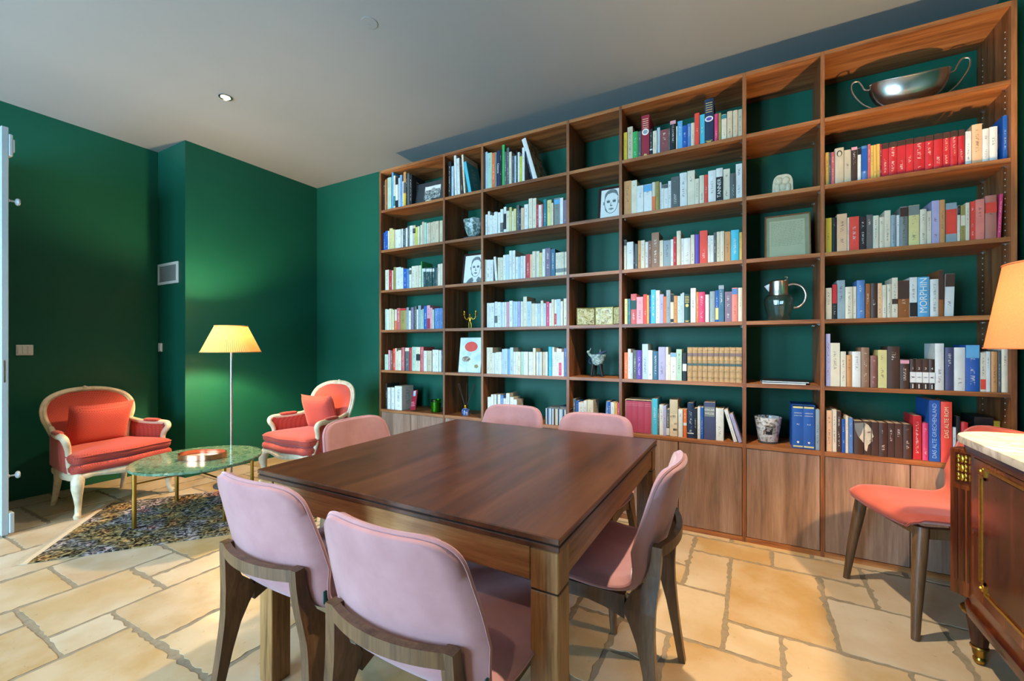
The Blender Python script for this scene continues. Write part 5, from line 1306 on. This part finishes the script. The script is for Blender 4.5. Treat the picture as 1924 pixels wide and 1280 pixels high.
m = MB(); m.tube(catmull([(-0.030, 0, 0.140), (-0.055, -0.005, 0.160), (-0.070, 0, 0.180)], 4), [0.014, 0.013, 0.012, 0.011, 0.011, 0.010, 0.010, 0.010, 0.008], 8); ellipsoid(m, (-0.072, 0, 0.182), (0.014, 0.012, 0.012), 10, 7); m.build('head', 'cast_glass', t, True)
for a_, b_ in (((-0.062, 0, 0.185), (-0.050, 0, 0.212)), ((0.020, 0, 0.175), (0.022, 0, 0.205))):
    m = MB(); m.tube([a_, b_], [0.006, 0.003], 7); m.build('horn', 'cast_glass', t, True)
m = MB(); m.tube([(-0.045+0.016*math.cos(2*math.pi*k/14), -0.012, 0.112+0.020*math.sin(2*math.pi*k/14)) for k in range(14)], 0.006, 6, closed=True); m.build('ear', 'book_n', t, True)
for x, yy, fx in ((-0.028, -0.018, -0.040), (-0.018, 0.020, -0.024), (0.026, -0.018, 0.046), (0.020, 0.020, 0.036)):
    m = MB(); m.tube([(x, yy, 0.092), (fx, yy*1.3, 0.0)], [0.013, 0.0065], 8); m.build('leg', 'black_soft', t, True)

# carved pale stone head relief
y = 3.12; xc = px_x(1470, y); z = shelf_z(1); w = px_x(1489, y)-px_x(1451, y); h = px_z(1470, 330.5, y)-z
t = thing('carved_stone', 'small pale carved stone relief with a rounded top', 'sculpture', (xc, y, z+0.0003))
m = MB(); n = 24; poly = []
for k in range(n+1):
    a = math.pi*k/n; poly.append((w/2*(math.copysign(abs(math.cos(a))**0.6, math.cos(a))), h*0.45+h*0.55*math.sin(a)**0.8))
poly = [(w/2*1.04, 0)] + poly + [(-w/2*1.04, 0)]
m.prism(poly, -0.025, 0.025, M=Matrix.Rotation(R(90), 4, 'X')); m.build('stone_block', 'terracotta_pale', t)
m = MB()
for cx, cz, rx2, rz2 in ((-0.18, 0.70, 0.20, 0.18), (0.16, 0.70, 0.20, 0.18), (-0.26, 0.36, 0.16, 0.22), (0.02, 0.40, 0.20, 0.16), (0.28, 0.34, 0.14, 0.22), (-0.06, 0.14, 0.28, 0.10)):
    ellipsoid(m, (cx*w, -0.025, cz*h), (rx2*w, 0.010, rz2*h), 12, 8)
m.build('relief', 'terracotta_pale', t, True)

# glass jug with silver collar and handle
y = 3.135; xc = px_x(1463, y); z = shelf_z(3); k_ = (px_x(1492.5, y)-px_x(1434, y))/2/0.083
t = thing('glass_jug', 'ribbed clear glass jug with silver collar, lid and handle', 'jug', (xc, y, z+0.0003))
nr = 60; prof = [(0.0001, 0.001), (0.052, 0.001), (0.056, 0.006), (0.062, 0.030), (0.078, 0.090), (0.083, 0.125), (0.078, 0.150), (0.060, 0.166), (0.051, 0.170)]
inner = [(0.047, 0.170), (0.056, 0.163), (0.073, 0.148), (0.078, 0.125), (0.073, 0.090), (0.057, 0.032), (0.050, 0.012), (0.0001, 0.010)]
vs_ = []
for q, (r_, zz) in enumerate(prof+inner):
    for i in range(nr):
        a = 2*math.pi*i/nr; rb_ = r_*(1-(0.035*(1-abs(math.cos(a*8))) if 0.01 < zz < 0.16 and q < len(prof) else 0)); vs_.append((rb_*math.cos(a)*k_, rb_*math.sin(a)*k_, zz))
m = MB(); m.add(vs_, [(q*nr+i, q*nr+(i+1) % nr, (q+1)*nr+(i+1) % nr, (q+1)*nr+i) for q in range(len(prof+inner)-1) for i in range(nr)]); m.build('glass_body', 'clear_glass', t, True, 60)
m = MB(); m.lathe([(0.052, 0.160), (0.053, 0.172), (0.052, 0.176), (0.052, 0.240), (0.054, 0.246), (0.040, 0.254), (0.0001, 0.256)], 36, M=Matrix.Diagonal((k_, k_, 1, 1))); cl = m.build('collar', 'silver', t, True, 40)
m = MB(); m.add([(-0.048, -0.016, 0.235), (-0.048, 0.016, 0.235), (-0.078, 0, 0.222), (-0.048, 0, 0.180)], [(0, 2, 1), (0, 3, 2), (1, 2, 3), (0, 1, 3)]); m.build('spout', 'silver', cl)
m = MB(); m.tube(catmull([(0.040, 0, 0.252), (0.046, 0, 0.268), (0.038, 0, 0.276), (0.032, 0, 0.270)], 4), 0.003, 6); m.build('thumb_piece', 'silver', cl, True)
m = MB(); m.tube(catmull([(0.050, 0, 0.222), (0.085, 0, 0.226), (0.122, 0, 0.205), (0.140, 0, 0.160), (0.132, 0, 0.115), (0.105, 0, 0.085), (0.078, 0, 0.082)], 6), 0.0075, 10); m.build('handle', 'silver', t, True)

# flat magazines, narrow jug bay
z = shelf_z(4)
for k, (xa, xb, ya, yb, th, mt, lab, rz) in enumerate(((1420, 1517, 3.03, 3.25, 0.009, 'book_n', 'dark glossy magazine lying flat beneath another magazine', 2), (1424, 1528, 3.05, 3.26, 0.007, 'black_soft', 'black thin magazine lying on top of another magazine', -5))):
    x0, x1 = px_x(xa, 3.05)+0.02, min(px_x(xb, 3.05), UP[6][0]-0.03)
    t = thing('magazine', lab, 'magazine', ((x0+x1)/2, (ya+yb)/2+0.01, z+0.0004+k*0.0098), R(rz), 'magazines lying flat')
    hw, hd = (x1-x0)/2-0.01, (yb-ya)/2
    m = MB(); m.box(-hw, hw, -hd, hd, th-0.001, th); m.box(-hw, hw, -hd, hd, 0, 0.001); m.build('cover', mt, t)
    m = MB(); m.box(-hw+0.001, hw-0.001, -hd+0.001, hd-0.001, 0.001, th-0.001); m.build('page_block', 'paper_white', t)
# mottled glass candle pot
y = 3.135; xc = px_x(1443, y); w = px_x(1469.5, y)-px_x(1417, y); h = px_z(1443, 783, y)-WT
t = thing('candle_pot', 'mottled glass candle pot with black label beside blue lexicons', 'candle', (xc, y, WT+0.0003))
r1 = w/2; r0 = r1*0.70
m = MB(); m.lathe([(0.0001, 0), (r0*0.9, 0), (r0, 0.006), (r0, 0.012), (r0*1.02, 0.014), (r1, h), (r1-0.006, h), (r0-0.004, 0.02), (0.0001, 0.02)], 40); m.build('pot', 'shell_glass', t, True, 40)
m = MB(); m.lathe([(r0*0.9, -0.0002), (r0*1.04, 0.001), (r0*1.04, 0.010), (r0, 0.012)], 36, cap=False); m.build('foot_ring', 'charcoal', t, True)
m = MB(); m.lathe([(0.0001, h*0.80), (r1*0.90, h*0.80)], 30, cap=False); m.build('wax', 'paper_white', t)
def lbl(u, v):
    a = R(-104+34*u); zz = h*(0.36+0.32*v); rr_ = r0*1.02+(r1-r0*1.02)*(zz-0.014)/(h-0.014)+0.0008; return (rr_*math.cos(a), rr_*math.sin(a), zz)
m = MB(); m.grid(lbl, 8, 3); lb_ = m.build('label', 'black_soft', t, True)
m = MB()
for k, (u0, u1) in enumerate(((0.1, 0.9), (0.2, 0.8), (0.15, 0.6))):
    m.grid(lambda u, v: tuple(Vector(lbl(u0+(u1-u0)*u, 0.80-0.18*k+0.06*v))*1.0 + Vector((0, -0.0006, 0))), 6, 2)
m.build('label_print', 'letter_white', lb_)

# boxed sets: slipcase with its volumes
def boxed(label, bay, row, px0, px1, ptop, ys, case_mat, vols, vol_mat, extra=None):
    y = YS+0.004; z = shelf_z(row); x0, x1 = px_x(px0, y), px_x(px1, y); h = px_z((px0+px1)/2, ptop, y)-z; d = h*0.7; w = x1-x0
    t = thing('boxed_set', label, 'boxed books', (x0, y, z+0.0003), 0, 'slipcased book sets')
    m = MB(); c = 0.0025
    m.box(0, c, 0, d, 0, h); m.box(w-c, w, 0, d, 0, h); m.box(c, w-c, 0, d, h-c, h); m.box(c, w-c, 0, d, 0, c); m.box(c, w-c, d-c, d, c, h-c); m.build('slipcase', case_mat, t)
    vw = (w-2*c-0.001)/vols
    for k in range(vols):
        mb = MB(); MM = Matrix.Translation((c+0.0005+vw*k, -0.003, c+0.0005)); t_ = cover_mesh(mb, vw-0.0006, d-0.02, h-2*c-0.006, 0.003, 0, MM, (k*3, 7)); mb.uv = {}; vo = mb.build('volume', vol_mat, t, True, 40)
        m = MB(); page_mesh(m, vw-0.0006, d-0.02, h-2*c-0.006, t_, 0, MM); m.build('page_block', 'pages', vo)
        if extra: extra(vo, k, c+0.0005+vw*k, vw, h)
    return t
def cr_extra(vo, k, x, vw, h):
    m = MB(); m.box(x+0.002, x+vw-0.002, -0.0068, -0.003, h*0.83, h*0.835); m.box(x+0.002, x+vw-0.002, -0.0068, -0.003, h*0.88, h*0.885); m.build('gilt_line', 'book_pk', vo)
boxed('four crimson volumes in a slipcase, behind the velvet chair', 5, 5, 1068+620/5.795, 1068+906/5.795, 735+98/5.795, None, 'book_i', 4, 'plum_case', cr_extra)
def lx_extra(vo, k, x, vw, h):
    for za, zb in ((0.925, 0.965), (0.035, 0.07)):
        m = MB(); m.box(x+0.003, x+vw-0.003, -0.0068, -0.003, h*za, h*zb); m.build('label_strip', 'book_cy', vo)
    text('title', 'LEXIKON', 'letter_white', vw*0.17, vo, (x+vw/2, -0.0070, h*0.815), (R(90), 0, 0)); text('title', 'LITERATUR', 'letter_white', vw*0.145, vo, (x+vw/2, -0.0070, h*0.755), (R(90), 0, 0))
    text('volume_mark', ('A-J', 'K-Z')[k], 'letter_white', vw*0.20, vo, (x+vw/2, -0.0070, h*0.56), (R(90), 0, 0))
    m = MB(); m.add([(x+vw*0.40, -0.0066, h*0.17), (x+vw*0.60, -0.0066, h*0.17), (x+vw*0.60, -0.0066, h*0.145), (x+vw*0.5, -0.0066, h*0.12), (x+vw*0.40, -0.0066, h*0.145)], [(4, 3, 2, 1, 0)]); m.build('emblem', 'letter_white', vo)
boxed('two blue lexicon volumes in a slipcase beside the candle pot', 6, 5, 1488, 1531.3, 761.5, None, 'book_b', 2, 'book_b', lx_extra)

# silver centrepiece bowl
y = 3.165; xc = px_x(1706, y); z = shelf_z(0)
t = thing('silver_bowl', 'boat-shaped silver bowl with tall loop handles on the top shelf', 'bowl', (xc, y, z+0.0003), R(2))
def boat(u, v, off=0.0):
    a = 2*math.pi*u; k = math.sin(min(1.0, v)*math.pi/2)**0.75
    ca, sa = math.cos(a), math.sin(a)
    L, B = 0.030+0.145*k-off, 0.026+0.080*k-off
    zz = 0.036 + 0.118*(v**1.7) + 0.034*(v**2)*ca*ca
    return (L*math.copysign(abs(ca)**0.9, ca), B*math.copysign(abs(sa)**1.1, sa), zz)
m = MB(); m.grid(lambda u, v: boat(u, v), 48, 14, cu=True); m.grid(lambda u, v: boat(u, 0.1+0.9*v, 0.003), 48, 8, cu=True, flip=True); m.build('bowl', 'silver', t, True, 70)
m = MB(); m.tube([boat(i/48, 1.0) for i in range(48)], 0.0035, 6, closed=True); m.build('rim', 'silver', t, True)
m = MB(); m.lathe([(0.0001, 0), (0.058, 0), (0.060, 0.004), (0.050, 0.010), (0.026, 0.020), (0.022, 0.030), (0.034, 0.042)], 32, M=Matrix.Diagonal((1.05, 0.8, 1, 1))); m.build('foot', 'silver', t, True)
m = MB(); m.grid(lambda u, v: tuple(Vector(boat(u, 1.0))*(1.0-v) + Vector((0, 0, 0.150+0.018))*v + Vector((0, 0, 0.004*v))), 40, 6, cu=True); ld = m.build('lid', 'silver', t, True)
m = MB(); m.lathe([(0.005, 0.168), (0.005, 0.182), (0.014, 0.187), (0.004, 0.194), (0.0001, 0.204)], 12); m.build('finial', 'silver', ld, True)
for sg in (-1, 1):
    m = MB(); m.tube(catmull([(sg*0.150, 0, 0.140), (sg*0.172, 0, 0.168), (sg*0.192, 0, 0.176), (sg*0.205, 0, 0.205), (sg*0.222, 0, 0.232), (sg*0.248, 0, 0.228), (sg*0.252, 0, 0.190), (sg*0.232, 0, 0.140), (sg*0.190, 0, 0.085), (sg*0.130, 0, 0.045), (sg*0.060, 0, 0.030)], 6), 0.0042, 8); m.build('handle', 'silver', t, True)
    m = MB(); ellipsoid(m, (sg*0.160, 0, 0.145), (0.010, 0.012, 0.026), 10, 7, M=None); m.build('handle_mount', 'silver', t, True)

# CD cases on the worktop and a few lying on top
rcd = random.Random(12)
y = YS; xq = px_x(905+1400/11.66, y); xe = px_x(905+1872/11.66, y); k = 0
cols = ['book_l', 'book_n', 'book_l2', 'book_w', 'book_b2', 'book_w', 'book_d', 'book_i', 'book_w', 'book_n', 'book_l', 'book_w', 'book_l2', 'book_n', 'book_w', 'book_mv', 'book_l', 'book_k', 'book_w', 'book_u']
n_cd = int((xe-xq)/0.0108); step = (xe-xq)/n_cd
CDN = dict(book_l='pale blue', book_n='navy', book_l2='mid blue', book_w='white', book_b2='steel blue', book_d='brown', book_i='beige', book_mv='mauve', book_k='black', book_u='lilac')
for k in range(n_cd):
    mt = cols[k % len(cols)]
    t = thing('cd_case', '%s CD case, %s along the worktop behind the velvet chair' % (CDN[mt], ORD[min(k, 32)]), 'CD case', (xq+k*step, y+rcd.uniform(0, .006), WT+0.0003), 0, 'upright CD cases')
    w = step-0.0006; h = 0.124
    m = MB(); m.box(0, w, 0, 0.0015, 0, h); m.build('spine', mt, t)
    m = MB(); m.box(0, w*0.18, 0.0015, 0.140, 0, h); m.box(w*0.82, w, 0.0015, 0.140, 0, h); m.box(w*0.18, w*0.82, 0.0015, 0.138, h-0.003, h); m.build('case', 'book_s', t)
for k, (dx_, dz, mt, rz) in enumerate(((0.02, 0.0, 'book_g', 4), (0.115, 0.0, 'book_br', 0), (0.112, 0.0104, 'book_n', 2))):
    t = thing('flat_cd_case', '%s CD case lying flat on the upright CD cases' % ('grey', 'russet', 'navy')[k], 'CD case', (xq+dx_, y+0.012, WT+0.1247+dz), R(rz))
    m = MB(); m.box(0, 0.090, 0, 0.115, 0, 0.0098, b=0.001); m.build('case', mt, t)
    m = MB(); m.box(0.003, 0.087, -0.0006, 0.0002, 0.002, 0.0078); m.build('spine', 'book_ga', t)

# lamp-side bay, worktop end: two boxes half hidden by the chair
y = 3.10; 
for (xa, xb, pt, mt, lab, nm) in ((1831, 1866.5, 783, 'book_k', 'black patterned box at the lamp end of the worktop', 'patterned_box'), (1868, 1889, 791.5, 'book_y', 'yellow box at the lamp end of the worktop', 'yellow_box')):
    x0, x1 = px_x(xa, y), min(px_x(xb, y), UP[7][0]-0.006); h = px_z(xa, pt, y)-WT
    t = thing(nm, lab, 'box', (x0, y, WT+0.0003)); w = x1-x0
    m = MB(); m.box(0, w, 0, 0.16, 0, h*0.8, b=0.001); m.build('box_body', mt, t)
    m = MB(); m.box(-0.001, w+0.001, -0.001, 0.161, h*0.8, h, b=0.001); m.build('lid', mt, t)
    m = MB()
    for k in range(7):
        if nm == 'patterned_box': m.box(w*(0.06+0.13*k), w*(0.13+0.13*k), -0.0018, -0.0008, h*(0.2+0.1*(k % 3)), h*(0.6+0.08*(k % 2)))
    if nm == 'patterned_box': m.build('printed_pattern', 'letter_white', t)
    else:
        m.box(w*0.1, w*0.9, -0.0018, -0.0008, h*0.42, h*0.50); m.build('printed_line', 'book_ol', t)
